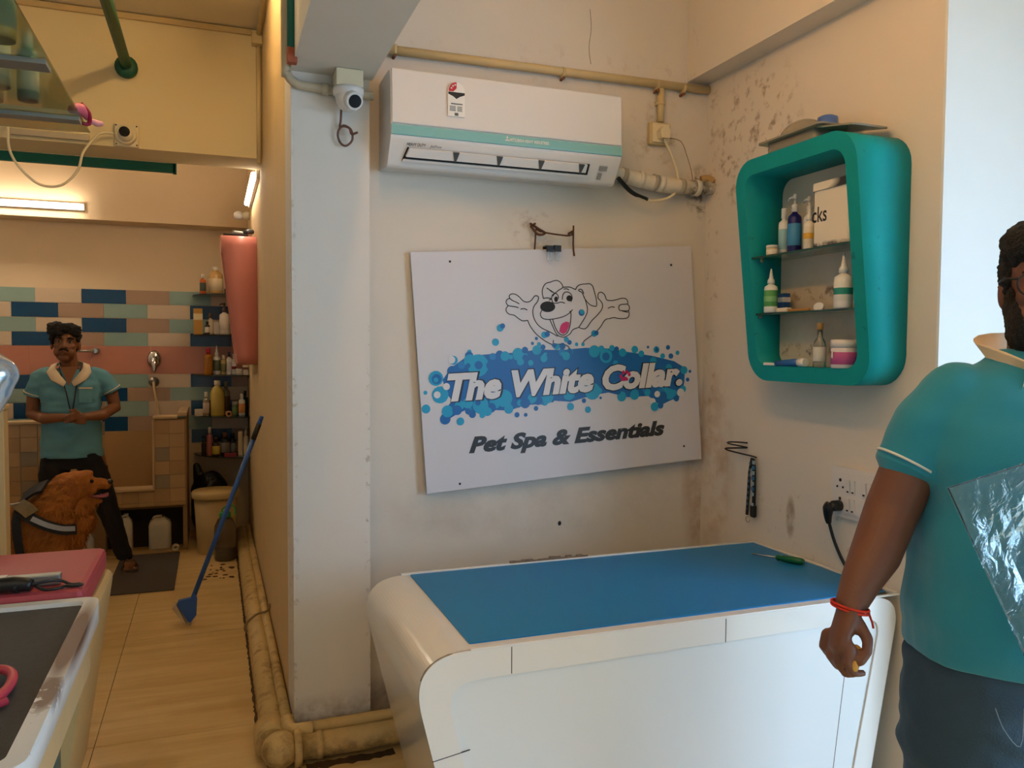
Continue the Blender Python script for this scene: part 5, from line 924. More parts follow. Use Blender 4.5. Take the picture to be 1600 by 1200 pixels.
# ------------------------------------------------------------------ grooming tables, front left
m_tabw = mat('chipped_white_paint', 'd5d8d8', .4, var=.05, vscale=8, stains=[((-.318, 2.14, .80), (.035, .34, .05), 9, .22, .30, '5a4034', 1.0), ((-.318, 1.82, .8), (.03, .12, .05), 16, .46, .50, '5a4034', .95), ((-.3, 2.0, .8), (.06, .7, .1), 44, .66, .69, '3a302c', .9)])
gt = thing('grooming_table', 'white framed grooming table with a black rubber top in the front left', 'table', (-.75, 1.9, 0))
MB().ring(rrect(-1.25, 1.50, -.30, 2.485, .04, 4), rrect(-1.215, 1.535, -.335, 2.45, .02, 4), lambda x, y: (x, y, .802), lambda x, y: (x, y, .742)).build('rim', m_tabw, gt)
MB().prism(rrect(-1.218, 1.532, -.332, 2.453, .02, 4), lambda x, y: (x, y, .79), lambda x, y: (x, y, .745)).build('rubber_top', mat('black_rubber', '46484a', .8, var=.15, vscale=60, bump=.25, bscale=250), gt, label='black rubber table mat')
for x in (-1.15, -.42):
    for y in (1.62, 2.40): MB().box((x-.025, y-.025, 0), (x+.025, y+.025, .745), .004).build('leg', cmat('55645c', .5), gt)
MB().box((-1.18, 1.58, .60), (-.37, 2.42, .742), .01).build('apron', mat('cream_apron', 'c9ab74', .5, var=.08), gt)
MB().box((-.368, 1.72, .60), (-.325, 2.46, .738), .006).build('side_board', mat('cream_board', 'cdb183', .5, var=.1, vscale=12), gt)
g2 = thing('padded_table', 'cream table with a pink padded cushion top behind the black grooming table', 'table', (-.7, 2.8, 0))
MB().prism(rpoly([(-1.0, .10), (-1.15, .735), (-.325, .735), (-.42, .10)], [.01, .03, .03, .01], 4), lambda x, z: (x, 2.50, z), lambda x, z: (x, 3.05, z)).build('body', mat('cream_body', 'cbae78', .45, var=.08), g2)
MB().box((-.9, 2.55, 0), (-.5, 3.0, .10)).build('plinth', cmat('4a5a50', .6), g2)
cu_ = MB().box((-1.12, 2.515, .735), (-.345, 3.035, .815), .018); cu_.build('cushion', mat('pink_vinyl', 'a8424c', .5, var=.05, vscale=10, bump=.05), g2, label='pink vinyl cushion')
mb_ = thing('metal_bar', 'grey metal clipper rail lying on the pink cushion', 'bar', (-.55, 2.6, .815))
MB().box((-.75, 2.585, .8165), (-.415, 2.62, .846), .003).build('rail', mat('grey_metal', '8b9290', .35, metal=.6, var=.1), mb_)
MB().box((-.58, 2.583, .818), (-.55, 2.622, .848), .002).build('joint', mat('grey_metal2', 'a8adab', .35, metal=.6, var=.1), mb_)
dr = thing('hair_clipper', 'black hair clipper with a coiled cord on the pink cushion', 'clipper', (-.5, 2.54, .815))
MB().tube([(-.62, 2.535, .838), (-.52, 2.535, .841), (-.475, 2.53, .836)], [.020, .022, .016], 14, sub=3).build('body', m_black, dr)
MB().tube([(-.53, 2.545, .838), (-.515, 2.528, .834), (-.505, 2.522, .832)], [.017, .016, .013], 10).build('grip', m_black, dr)
MB().tube([(-.478, 2.530, .838), (-.44, 2.545, .840), (-.41, 2.56, .835), (-.385, 2.56, .822), (-.36, 2.555, .822), (-.355, 2.545, .822), (-.375, 2.54, .822), (-.395, 2.545, .822), (-.405, 2.53, .822), (-.43, 2.52, .822), (-.45, 2.525, .824), (-.468, 2.535, .835)], .0045, 7, sub=5).build('cord', m_black, dr)
rr = thing('red_ring', 'red plastic looped handle on the black table top', 'handle', (-.43, 1.85, .79))
MB().tube([(-.50, 1.95, .804), (-.44, 1.97, .808), (-.40, 1.92, .812), (-.393, 1.85, .81), (-.41, 1.79, .807), (-.44, 1.76, .803)], .010, 10, sub=5).build('loop', mat('red_plastic', 'bb3a4c', .4, var=.06), rr)
MB().tube([(-.385, 1.80, .802), (-.46, 1.74, .803)], [.008, .011], 8).build('grip', MATS['red_plastic'], rr)
# cream gate post at the frame edge and silver dryer head in front
gp = thing('gate_post', 'slim cream post at the left edge of the grooming room', 'post', (-1.0, 3.9, 0))
MB().box((-1.02, 3.86, 0), (-.815, 3.94, 1.23), .004).build('post', mat('cream_post', 'cdb07a', .5, var=.05), gp)
MB().box((-1.025, 3.855, 1.23), (-.81, 3.945, 1.25), .004).build('post_cap', MATS['cream_post'], gp)
dh = thing('stand_dryer', 'silver stand dryer head at the left edge in front', 'dryer', (-.33, 1.2, .8))
m_sil = mat('silver_plastic', 'aeb8c2', .18, metal=.75, var=.05)
dm = MB().ell((-.292, 1.2, 1.462), .058, .05, .034, 24, 14).capsule([(-.285, 1.2, 1.455), (-.31, 1.2, 1.40), (-.345, 1.2, 1.33)], [.046, .040, .022], 18)
remesh(dm, 'housing', .004, m_sil, dh, 6)
MB().tube([(-.272, 1.152, 1.47), (-.285, 1.152, 1.42), (-.315, 1.158, 1.36)], .004, 8, sub=4).build('groove', mat('silver_dark', '7d8894', .25, metal=.6, var=.03), dh)
MB().tube([(-.33, 1.2, 1.36), (-.345, 1.2, 1.30), (-.35, 1.2, 1.1), (-.35, 1.2, .035)], [.02, .016, .014, .014], 12).build('stand_pole', m_sil, dh)
MB().lathe((-.35, 1.2, 0), [(.16, 0), (.16, .02), (.04, .035), (.02, .06)], 20).build('base', m_black, dh)

# ------------------------------------------------------------------ hanging glass shelf, top left
gs = thing('hanging_glass_shelf', 'hanging glass shelf with metal bars under the ceiling at top left', 'shelf', (-1.0, 2.8, 2.3))
MB().box((-1.998, 1.6, 2.30), (-.425, 3.45, 2.308)).build('glass', mat('green_glass', 'c8d4ac', .06, trans=.92, var=.0), gs)
for y0, y1 in ((2.60, 2.68), (3.20, 3.26)):
    MB().box((-1.998, y0, 2.284), (-.428, y1, 2.299), .002).build('cross_bar', mat('alu', '8d9490', .35, metal=.5, var=.05), gs)
rgb_ = random.Random(21)
cols = [('white', 'd9d9cc'), ('pale green', 'b9c8a8'), ('yellow', 'c8b45a'), ('grey', '8d9894'), ('cream', 'd6caa2'), ('teal', '5f8f84'), ('ivory', 'dcd6bc'), ('olive', '8a8a54')]
for k, (x, y) in enumerate([(-.56, 2.35), (-.70, 2.42), (-.52, 2.50), (-.62, 2.95), (-.75, 2.90), (-.56, 3.08), (-.86, 3.0), (-.68, 3.12)]):
    bottle('shampoo_bottle', '%s bottle standing on the hanging glass shelf, seen from below' % cols[k][0], x, y, 2.3085, rgb_.uniform(.03, .045), rgb_.uniform(.16, .24), cols[k][1], 'dad8cc', rgb_.choice(['cap', 'jug', 'cap']), lab=cols[(k+3) % 8][1], group='bottles on the hanging glass shelf')
cl_ = thing('pink_bow', 'pink ribbon clip hanging at the corner of the glass shelf', 'ribbon', (-.42, 3.3, 2.28))
MB().tube([(-.455, 3.20, 2.325), (-.43, 3.24, 2.335), (-.415, 3.30, 2.318)], [.012, .020, .008], 10, sub=3).build('loop', cmat('d06a86', .5), cl_)
MB().tube([(-.415, 3.30, 2.318), (-.39, 3.33, 2.312), (-.37, 3.34, 2.315)], [.006, .012, .008], 10, sub=3).build('tail', cmat('d89aa4', .5), cl_)
MB().tube([(-.425, 3.24, 2.355), (-.405, 3.27, 2.33), (-.41, 3.30, 2.30), (-.43, 3.29, 2.298)], [.005, .007, .008, .006], 8, sub=3).build('knot', cmat('a02340', .5), cl_)

# ------------------------------------------------------------------ people
def frame_fn(base, ax, ay):
    B = Vector(base); ax = Vector(ax); ay = Vector(ay)
    return lambda p: B+ax*p[0]+ay*p[1]+Vector((0, 0, p[2]))
def head_mb(mb, c, s, R, neck=True):
    c = Vector(c); T = lambda p: c+R @ (Vector(p)*s)
    def E(p, a, b, d): mb.ell(T(p), a*s, b*s, d*s, 18, 12, R)
    E((0, -.012, .034), .077, .096, .088); E((0, .018, -.03), .064, .074, .088); E((0, .052, -.092), .032, .03, .026)
    E((-.035, .05, -.055), .028, .03, .035); E((.035, .05, -.055), .028, .03, .035)
    mb.capsule([T((-.04, .073, .026)), T((0, .083, .026)), T((.04, .073, .026))], [.012*s]*3)
    mb.capsule([T((0, .086, .02)), T((0, .098, -.005)), T((0, .108, -.026))], [.009*s, .011*s, .015*s])
    for q in (-1, 1):
        mb.ell(T((q*.014, .094, -.028)), .010*s, .011*s, .008*s)
        mb.ell(T((q*.079, -.012, -.005)), .011*s, .022*s, .034*s, 12, 8, R)
        mb.ell(T((q*.042, .062, -.018)), .022*s, .018*s, .018*s)
    mb.capsule([T((-.022, .084, -.056)), T((0, .093, -.054)), T((.022, .084, -.056))], [.006*s, .008*s, .006*s])
    mb.capsule([T((-.02, .084, -.068)), T((0, .092, -.069)), T((.02, .084, -.068))], [.006*s, .009*s, .006*s])
    return T
def face_parts(T, s, parent, W, brow='15100d', thick=.005, lip='6b3a30', mustache=None, R=None):
    for q in (-1, 1):
        eyew = MB().ell(T((q*.031, .0755, .006)), .0120*s, .009*s, .0058*s, 12, 8, R).xf(W).build('eye', mat('eye_white', 'a89a8c', .3), parent)
        MB().ell(T((q*.031, .0825, .006)), .0062*s, .004*s, .0055*s, 10, 8, R).xf(W).build('iris', mat('iris_dark', '120b08', .2), eyew)
        MB().tube([T((q*.016, .0905, .026)), T((q*.034, .088, .032)), T((q*.052, .074, .027))], [thick*s, thick*1.2*s, thick*.6*s], 8, sub=3).xf(W).build('eyebrow', mat('brow_hair', brow, .9), parent)
    MB().tube([T((-.021, .0915, -.062)), T((0, .1015, -.062)), T((.021, .0915, -.062))], [.002*s, .0035*s, .002*s], 8, sub=3).xf(W).build('mouth', mat('lip_dark', lip, .5), parent)
    if mustache:
        MB().tube([T((-.028, .086, -.052)), T((-.012, .099, -.043)), T((0, .102, -.042)), T((.012, .099, -.043)), T((.028, .086, -.052))], [.003*s, .006*s, .005*s, .006*s, .003*s], 8, sub=3).xf(W).build('moustache', mat('brow_hair', brow, .9), parent)
def sring(cx, cy, z, rx, ry, n=28, e=2.4):
    P = []
    for j in range(n):
        t = 2*PI*j/n; c_, s_ = math.cos(t), math.sin(t)
        P.append((cx+rx*math.copysign(abs(c_)**(2/e), c_), cy+ry*math.copysign(abs(s_)**(2/e), s_), z))
    return P
def finger(mb, pts, r):
    mb.capsule(pts, [r*(1-.1*i) for i in range(len(pts))], 8)
def wrinkle(p, s=7, a=.006):
    v = Vector(p); n_ = mnoise.noise(Vector((v.x*s, v.y*s, v.z*s*2.2))); m_ = mnoise.noise(Vector((v.x*s*2.3+5, v.y*s*2.3, v.z*s*3.1)))
    return n_*a+m_*a*.5
def wrinkled(o, s=7, a=.006):
    me = o.data; ns = [v.normal.copy() for v in me.vertices]
    for v, n_ in zip(me.vertices, ns): v.co = v.co+n_*wrinkle(v.co, s, a)
    me.update()

# ---- man at the right, facing the camera, cut by the frame
base = (1.703, 1.234, 0); axr = (r0.x, r0.y, 0); ayt = (-math.sin(yaw), -math.cos(yaw), 0)
W = frame_fn(base, axr, ayt)
m_sk = mat('skin_brown', '6a4433', .5, var=.10, vscale=14, bump=.06, bscale=120); m_shirt = mat('teal_shirt', '1a829e', .85, var=.06, vscale=5, bump=.12, bscale=300, sheen=.2)
m_jean = mat('dark_denim', '2d4558', .85, var=.25, vscale=9, bump=.25, bscale=220); m_cream = mat('cream_cotton', 'd8c3a4', .85, var=.05)
man = thing('person', 'man in a teal polo shirt and jeans holding a plastic bag at the right', 'person', base)
b_ = MB()
HC = (-.022, .03, 1.632); HR = Matrix.Rotation(math.radians(29), 3, 'Z')
T = head_mb(b_, HC, 1.10, HR)
b_.capsule([(-.02, 0, 1.36), (-.024, .005, 1.46), (-.026, .015, 1.56)], [.075, .068, .066])
b_.loft([sring(0, .01, z_, rx, ry) for z_, rx, ry in ((.86, .24, .15), (1.0, .235, .145), (1.2, .23, .14), (1.32, .20, .115), (1.40, .13, .085))])
arm = [(-.215, -.005, 1.375), (-.285, -.005, 1.27), (-.335, .0, 1.15), (-.385, .035, 1.06), (-.425, .06, 1.01), (-.451, .08, .972)]
b_.capsule(arm, [.050, .060, .057, .052, .041, .033], 16)
b_.loft([[Vector(c_)+Vector((.88, .2, .35)).normalized()*math.cos(2*PI*j/16)*wx+Vector((-.25, .95, .1)).normalized()*math.sin(2*PI*j/16)*wy for j in range(16)]
         for c_, wx, wy in (((-.446, .075, .985), .030, .034), ((-.462, .088, .95), .030, .040), ((-.475, .096, .92), .028, .045), ((-.484, .10, .896), .024, .044), ((-.488, .102, .882), .014, .036))])
for i in range(4):
    k = Vector((-.476-.007*i, .138-.024*i, .893+.004*abs(i-1))); L_ = (.92, 1.04, 1.0, .8)[i]
    finger(b_, [k, k+Vector((-.010, .004, -.034))*L_, k+Vector((.006, .008, -.056))*L_, k+Vector((.026, .004, -.056))*L_], .0120)
finger(b_, [(-.450, .112, .938), (-.440, .134, .912), (-.446, .146, .890), (-.460, .150, .872)], .0140)
armL = [(.215, -.005, 1.375), (.30, .03, 1.27), (.33, .09, 1.16), (.25, .20, 1.19), (.14, .27, 1.27), (.10, .29, 1.31)]
b_.capsule(armL, [.05, .060, .057, .05, .038, .032], 14)
b_.ell((.075, .30, 1.345), .038, .024, .045)
for i in range(4):
    k = Vector((.085-.020*i, .315, 1.375)); finger(b_, [k, k+Vector((-.012, .018, .02)), k+Vector((-.03, .012, .012)), k+Vector((-.032, -.005, -.008))], .0095)
finger(b_, [(.06, .30, 1.33), (.03, .31, 1.345), (.015, .312, 1.36)], .011)
for q in (-1, 1): b_.capsule([(q*.12, .0, .88), (q*.14, .01, .5), (q*.15, 0, .12)], [.115, .075, .05], 14)
for q in (-1, 1): b_.ell((q*.155, .05, .055), .045, .12, .05)
b_.xf(W)
remesh(b_, 'body', .0052, m_sk, man, 5)
face_parts(T, 1.10, man, W, brow='0c0908', R=HR)
# hair and beard
h_ = MB()
for p_, a in (((0, -.025, .062), (.086, .098, .076)), ((-.045, .02, .085), (.045, .065, .045)), ((.045, .02, .085), (.045, .065, .045)), ((0, -.065, .0), (.074, .055, .085)), ((-.072, -.015, .035), (.018, .045, .055)), ((.072, -.015, .035), (.018, .045, .055))):
    h_.ell(T(p_), a[0]*1.1, a[1]*1.1, a[2]*1.1, 16, 10, HR)
h_.xf(W); ho = remesh(h_, 'hair', .006, mat('black_hair', '0d0c0c', .75, var=.3, vscale=60, bump=.8, bscale=180), man, 2); wrinkled(ho, 45, .006)
bd_ = MB()
for p_, a in (((0, .045, -.10), (.05, .048, .036)), ((-.05, .022, -.07), (.026, .055, .055)), ((.05, .022, -.07), (.026, .055, .055)), ((-.066, .0, -.03), (.014, .035, .045)), ((.066, .0, -.03), (.014, .035, .045))):
    bd_.ell(T(p_), a[0]*1.12, a[1]*1.12, a[2]*1.12, 16, 10, HR)
bd_.tube([T((-.032, .080, -.056)), T((-.012, .100, -.043)), T((.012, .100, -.043)), T((.032, .080, -.056))], [.008, .011, .011, .008], 8, sub=3)
bd_.xf(W); bo_ = remesh(bd_, 'beard', .0055, mat('black_beard', '0f0c0b', .8, var=.3, vscale=80, bump=.8, bscale=220), man, 2); wrinkled(bo_, 50, .004)
# glasses
gl = MB()
for q in (-1, 1):
    gl.tube([T((q*.034+.028*math.cos(a*PI/10), .106, .004+.024*math.sin(a*PI/10))) for a in range(20)], .0022, 6, closed=True)
    gl.tube([T((q*.061, .104, .014)), T((q*.083, .085, .016)), T((q*.087, -.01, .016)), T((q*.084, -.03, .0))], .0026, 6)
gl.tube([T((-.007, .107, .008)), T((0, .110, .011)), T((.007, .107, .008))], .002, 6)
go = gl.xf(W).build('glasses', m_black, man, label='thin black framed glasses')
# shirt
s_ = MB()
s_.loft([sring(cx, cy, z_, rx, ry, 36, e) for z_, cx, cy, rx, ry, e in (
    (.845, 0, .025, .290, .205, 2.3), (.87, 0, .027, .296, .212, 2.3), (.95, 0, .035, .298, .228, 2.3), (1.04, 0, .035, .290, .225, 2.3), (1.12, 0, .028, .280, .208, 2.3),
    (1.20, 0, .028, .275, .198, 2.4), (1.27, 0, .030, .282, .195, 2.4), (1.34, 0, .018, .275, .172, 2.4), (1.40, 0, .006, .255, .145, 2.3), (1.445, -.01, .0, .20, .115, 2.2), (1.475, -.02, .0, .12, .095, 2), (1.50, -.022, .002, .085, .082, 2))])
s_.capsule([(-.20, -.005, 1.385), (-.255, -.003, 1.325), (-.292, -.002, 1.265)], [.088, .080, .068], 18)
s_.tube([(-.285, -.002, 1.275), (-.307, 0, 1.235)], [.068, .070], 22)
s_.capsule([(.20, -.005, 1.385), (.255, .005, 1.325), (.295, .02, 1.265)], [.088, .080, .068], 18)
s_.tube([(.285, .015, 1.275), (.31, .035, 1.235)], [.068, .070], 22)
s_.xf(W); so = remesh(s_, 'polo_shirt', .0065, m_shirt, man, 10); wrinkled(so, 6, .008)
for q, dy in ((-1, 0), (1, .03)):
    a, b2 = Vector((q*.297, -.001+dy*.6, 1.254)), Vector((q*.2995, -.001+dy*.66, 1.2495))
    MB().tube([a, b2], .0722, 28).xf(W).build('sleeve_piping', cmat('cfd6d4', .8), man)
# collar: standing band round the neck with two points, the near side turned up
def collar(q, up_):
    P0 = []; P1 = []; P2 = []
    for i in range(10):
        t = i/9; a = math.radians(95-t*185)     # from front to back
        x_, y_ = -.024+q*.086*math.cos(math.radians(-90)+t*PI), 0
        ang = PI/2-t*PI if q > 0 else PI/2+t*PI
        cx, cy = math.cos(ang), math.sin(ang)
        rad_ = .090
        inn = Vector((-.024+cx*rad_, .008+cy*rad_, 1.452-.060*max(0, cy)**2+.03*max(0, -cy)))
        out_ = Vector((-.024+cx*(rad_+.045), .008+cy*(rad_+.045), inn.z-.045-(.03 if t < .12 else 0)))
        if up_ and t > .22: out_ = Vector((-.024+cx*(rad_+.042), .008+cy*(rad_+.030), inn.z+.055))
        if t < .12: out_ = Vector((-.024+q*.135, .008+.125, inn.z-.045))
        P0.append(inn); P1.append(out_)
    mm = MB()
    n_ = len(P0)
    V = P0+P1+[p+Vector((0, 0, .006))+(p-Vector((-.024, 0, p.z))).normalized()*.005 for p in P0]+[p+Vector((0, 0, .006)) for p in P1]
    Fc = []
    for i in range(n_-1):
        Fc += [(i, i+1, n_+i+1, n_+i), (2*n_+i, 3*n_+i, 3*n_+i+1, 2*n_+i+1), (i, 2*n_+i, 2*n_+i+1, i+1), (n_+i, n_+i+1, 3*n_+i+1, 3*n_+i)]
    Fc += [(0, n_, 3*n_, 2*n_), (n_-1, 3*n_-1, 4*n_-1, 2*n_-1)]
    mm.add(V, Fc, True)
    return mm
for q in (-1, 1): collar(q, True).xf(W).build('collar', m_cream, man, label='cream polo collar')
# jeans, shoes
j_ = MB()
j_.loft([sring(0, .02, z_, rx, ry, 32, 2.3) for z_, rx, ry in ((.78, .282, .185), (.86, .275, .18), (.95, .262, .17))])
for q in (-1, 1):
    j_.loft([sring(q*x_, y_, z_, rx, ry, 24, 2.2) for z_, x_, y_, rx, ry in ((.90, .135, .02, .135, .165), (.78, .150, .025, .142, .165), (.62, .158, .02, .135, .14), (.48, .160, .015, .112, .115), (.30, .162, .0, .098, .10), (.10, .165, .0, .085, .09))])
j_.xf(W); jo = remesh(j_, 'jeans', .008, m_jean, man, 6); wrinkled(jo, 9, .010)
pk = MB().tube([(-.215, .198, .80), (-.20, .203, .76), (-.165, .20, .725), (-.16, .20, .80)], .0011, 6, sub=4).xf(W).build('pocket_stitching', cmat('6b7c88', .8), man)
for q in (-1, 1):
    MB().ell((q*.165, .06, .045), .052, .14, .045, 16, 8).box((q*.165-.05, -.075, .001), (q*.165+.05, .19, .02), .008).xf(W).build('shoe', cmat('2a2422', .6), man)
# red thread on the wrist
tc_ = Vector((-.456, .083, .966)); d1 = Vector((.90, .1, .0)).normalized(); d2 = Vector((.05, .95, .0)).normalized()
tm_ = MB()
for k in range(2): tm_.tube([tc_+Vector((0, 0, .006*k-.006))+d1*math.cos(a*PI/12)*.0345+d2*math.sin(a*PI/12)*.0375+Vector((0, 0, -.006*math.cos(a*PI/12))) for a in range(24)], .0028, 6, closed=True)
tm_.tube([tc_+Vector((.034, .012, -.012)), tc_+Vector((.040, .016, -.03)), tc_+Vector((.042, .018, -.042))], .0025, 6)
tm_.xf(W).build('wrist_thread', mat('red_thread', 'c8321f', .7, var=.1), man, label='red thread tied round the wrist')
pz = MB().capsule([(-.462, .13, .888), (-.470, .14, .868), (-.472, .142, .858)], [.012, .013, .011]).xf(W).build('wrapper', mat('yellow_wrapper', 'c08a30', .4, var=.15, vscale=40)); tag(pz, 'small yellow wrapper held in the fingers of the man', 'wrapper')

# clear plastic bag
def film():
    M = bpy.data.materials.new('clear_film'); M.use_nodes = True; N = M.node_tree.nodes; L = M.node_tree.links
    N.remove(N['Principled BSDF']); o = N['Material Output']
    tr = N.new('ShaderNodeBsdfTransparent'); tr.inputs[0].default_value = (.86, .92, .95, 1)
    gl = N.new('ShaderNodeBsdfGlossy'); gl.inputs['Roughness'].default_value = .16; gl.inputs[0].default_value = (.95, 1, 1, 1)
    df = N.new('ShaderNodeBsdfTranslucent'); df.inputs[0].default_value = (.8, .9, .95, 1)
    m1 = N.new('ShaderNodeMixShader'); m2 = N.new('ShaderNodeMixShader'); fr = N.new('ShaderNodeFresnel'); fr.inputs[0].default_value = 1.33
    tc = N.new('ShaderNodeTexCoord'); nz = N.new('ShaderNodeTexNoise'); nz.inputs['Scale'].default_value = 26; nz.inputs['Detail'].default_value = 3; nz.inputs['Distortion'].default_value = 1.5
    bp = N.new('ShaderNodeBump'); bp.inputs['Strength'].default_value = .45; bp.inputs['Distance'].default_value = .012
    L.new(tc.outputs['Object'], nz.inputs['Vector']); L.new(nz.outputs[0], bp.inputs['Height'])
    L.new(bp.outputs[0], gl.inputs['Normal']); L.new(bp.outputs[0], fr.inputs['Normal'])
    m1.inputs[0].default_value = .10; L.new(tr.outputs[0], m1.inputs[1]); L.new(df.outputs[0], m1.inputs[2])
    L.new(fr.outputs[0], m2.inputs[0]); L.new(m1.outputs[0], m2.inputs[1]); L.new(gl.outputs[0], m2.inputs[2]); L.new(m2.outputs[0], o.inputs[0])
    return M
m_film = film()
bag = thing('plastic_bag', 'crumpled clear plastic bag held in front of the teal shirt', 'bag', W((-.15, .317, .9)))
Q = [Vector((-.205, 0, .912)), Vector((.12, 0, .93)), Vector((.06, 0, 1.392)), Vector((-.371, 0, 1.25))]
Q = [Vector(((q.x+1.1667)*.979-1.1667, 0, 1.5+(q.z-1.5)*.979)) for q in Q]
for sgn_, nm in ((1, 'front_film'), (-1, 'back_film')):
    V = []; Fc = []; n_ = 36
    for j in range(n_+1):
        for i in range(n_+1):
            u, v = i/n_, j/n_
            p_ = (Q[0]*(1-u)+Q[1]*u)*(1-v)+(Q[3]*(1-u)+Q[2]*u)*v
            edge = min(u, 1-u, v, 1-v)*2; e_ = min(1, edge*3)
            n1 = mnoise.noise(Vector((p_.x*11, p_.z*11, sgn_*3.1))); n2 = abs(mnoise.noise(Vector((p_.x*24+7, p_.z*24, sgn_*1.7))))
            V.append((p_.x, .317+sgn_*(.004+.020*edge)+e_*(.016*n1-.014*n2), p_.z))
    for j in range(n_):
        for i in range(n_): a = j*(n_+1)+i; Fc.append((a, a+1, a+n_+2, a+n_+1))
    MB().add(V, Fc, False).xf(W).build(nm, m_film, bag)
    if sgn_ == 1:
        sm_ = MB()
        for k_ in range(4): sm_.tube([Q[k_]+Vector((0, .321, 0)), Q[(k_+1) % 4]+Vector((0, .321, 0))], .0012, 6)
        sm_.xf(W).build('heat_seam', m_film, bag)
sc_ = MB(); rgs = random.Random(4)
for k in range(40):
    u = rgs.random()*.10; v = rgs.random()*.09
    p_ = (Q[0]*(1-u)+Q[1]*u)*(1-v)+(Q[3]*(1-u)+Q[2]*u)*v
    r_ = rgs.uniform(.004, .009); sc_.ell((p_.x+.004, .317, p_.z+.004), r_, .006, r_*.8, 6, 4)
sc_.xf(W).build('dark_scraps', mat('brown_scraps', '4a3a34', .8, var=.4, vscale=50), bag, kind='stuff')

# ---- man in the grooming room
base = (-.87, 5.95, 0); W = frame_fn(base, (1, 0, 0), (.05, -1, 0))
m_sk2 = mat('skin_brown2', '7c4d2e', .5, var=.08, vscale=14); m_sh2 = mat('pale_teal_shirt', '5d93a2', .85, var=.06, vscale=6, bump=.1, bscale=300)
p2 = thing('person', 'man in a pale teal polo shirt with a lanyard standing behind the dog', 'person', base)
b_ = MB(); HC = (-.022, .05, 1.505); HR = Matrix.Rotation(math.radians(4), 3, 'Y') @ Matrix.Rotation(math.radians(8), 3, 'X')
T = head_mb(b_, HC, 1.0, HR)
b_.capsule([(0, 0, 1.30), (-.005, .012, 1.38), (-.015, .03, 1.45)], [.060, .052, .054])
b_.loft([sring(0, 0, z_, rx, ry) for z_, rx, ry in ((.80, .15, .09), (1.0, .145, .09), (1.2, .15, .09), (1.28, .13, .075), (1.34, .08, .06))])
aL = [(-.175, 0, 1.30), (-.215, -.01, 1.18), (-.225, .0, 1.055), (-.14, .13, 1.035), (-.02, .20, 1.045)]
aR = [(.175, 0, 1.30), (.235, -.01, 1.20), (.255, .0, 1.09), (.19, .13, 1.05), (.085, .20, 1.045)]
for a in (aL, aR): b_.capsule([Vector(a[0])+Vector((0, 0, -.03))]+a[1:], [.036, .043, .041, .036, .026], 14)
b_.ell((.015, .215, 1.04), .042, .022, .030); b_.ell((.055, .225, 1.05), .040, .022, .034)
for i in range(4):
    finger(b_, [(.04, .235-.004*i, 1.055-.014*i), (.072, .238, 1.050-.014*i), (.094, .228, 1.044-.013*i), (.098, .212, 1.04-.012*i)], .0085)
    finger(b_, [(.045, .248-.003*i, 1.075-.012*i), (.018, .258, 1.066-.013*i), (-.004, .250, 1.055-.013*i), (-.012, .236, 1.046-.012*i)], .0085)
finger(b_, [(.06, .235, 1.08), (.035, .25, 1.092), (.015, .252, 1.094)], .010); finger(b_, [(.01, .225, 1.06), (.025, .245, 1.085), (.045, .25, 1.10)], .010)
b_.capsule([(.10, 0, .80), (.20, .02, .45), (.31, .03, .09)], [.085, .056, .038], 14); b_.capsule([(-.10, 0, .80), (-.12, .02, .45), (-.13, .0, .09)], [.085, .056, .038], 14)
b_.ell((.335, .06, .045), .036, .10, .032); b_.ell((-.13, .05, .045), .036, .10, .032)
for q, bx in ((1, .335), (1, -.13)):
    for i in range(5): finger(b_, [(bx-.026+.013*i, .13, .035), (bx-.030+.015*i, .155-.006*abs(i-1), .026)], .0085)
b_.xf(W); remesh(b_, 'body', .0052, m_sk2, p2, 4)
face_parts(T, 1.0, p2, W, brow='0e0a08', thick=.006, mustache=True, R=HR)
h_ = MB()
for p_, a in (((0, -.02, .068), (.084, .096, .072)), ((-.06, .03, .085), (.052, .062, .058)), ((-.035, .066, .070), (.050, .034, .032)), ((.01, .055, .095), (.06, .05, .042)), ((.045, .045, .088), (.045, .048, .042)), ((0, -.055, .01), (.076, .055, .08)), ((-.078, .015, .04), (.022, .04, .045)), ((.07, .02, .05), (.018, .035, .035))):
    h_.ell(T(p_), a[0], a[1], a[2], 16, 10, HR)
h_.xf(W); ho = remesh(h_, 'hair', .006, MATS['black_hair'], p2, 2); wrinkled(ho, 30, .010)
s_ = MB()
s_.loft([sring(cx, cy, z_, rx, ry, 30, 2.3) for z_, cx, cy, rx, ry in ((.770, 0, .005, .185, .125), (.80, 0, .005, .183, .125), (.92, 0, .01, .18, .125), (1.05, 0, .01, .172, .122), (1.16, 0, .01, .178, .122), (1.25, 0, .008, .185, .118), (1.31, 0, 0, .178, .10), (1.338, 0, 0, .125, .08), (1.348, 0, .0, .09, .065))])
for q, A in ((-1, aL), (1, aR)):
    e_ = Vector(A[0])*.28+Vector(A[1])*.72 if q < 0 else Vector(A[0])*.30+Vector(A[1])*.70
    s_.capsule([(q*.14, 0, 1.295), Vector(A[0])+Vector((0, 0, -.02)), e_], [.068, .068, .060], 16)
    s_.tube([e_, Vector(A[1])*.98+Vector(A[2])*.02-Vector((0, 0, .008))], [.062, .066], 18)
s_.xf(W); so = remesh(s_, 'polo_shirt', .0065, m_sh2, p2, 6); wrinkled(so, 9, .008)
for q, A in ((-1, aL), (1, aR)):
    c_ = Vector(A[1]); d_ = (Vector(A[1])-Vector(A[0])).normalized()
    MB().tube([c_-d_*.010, c_-d_*.004], .0672, 22).xf(W).build('sleeve_piping', m_cream, p2)
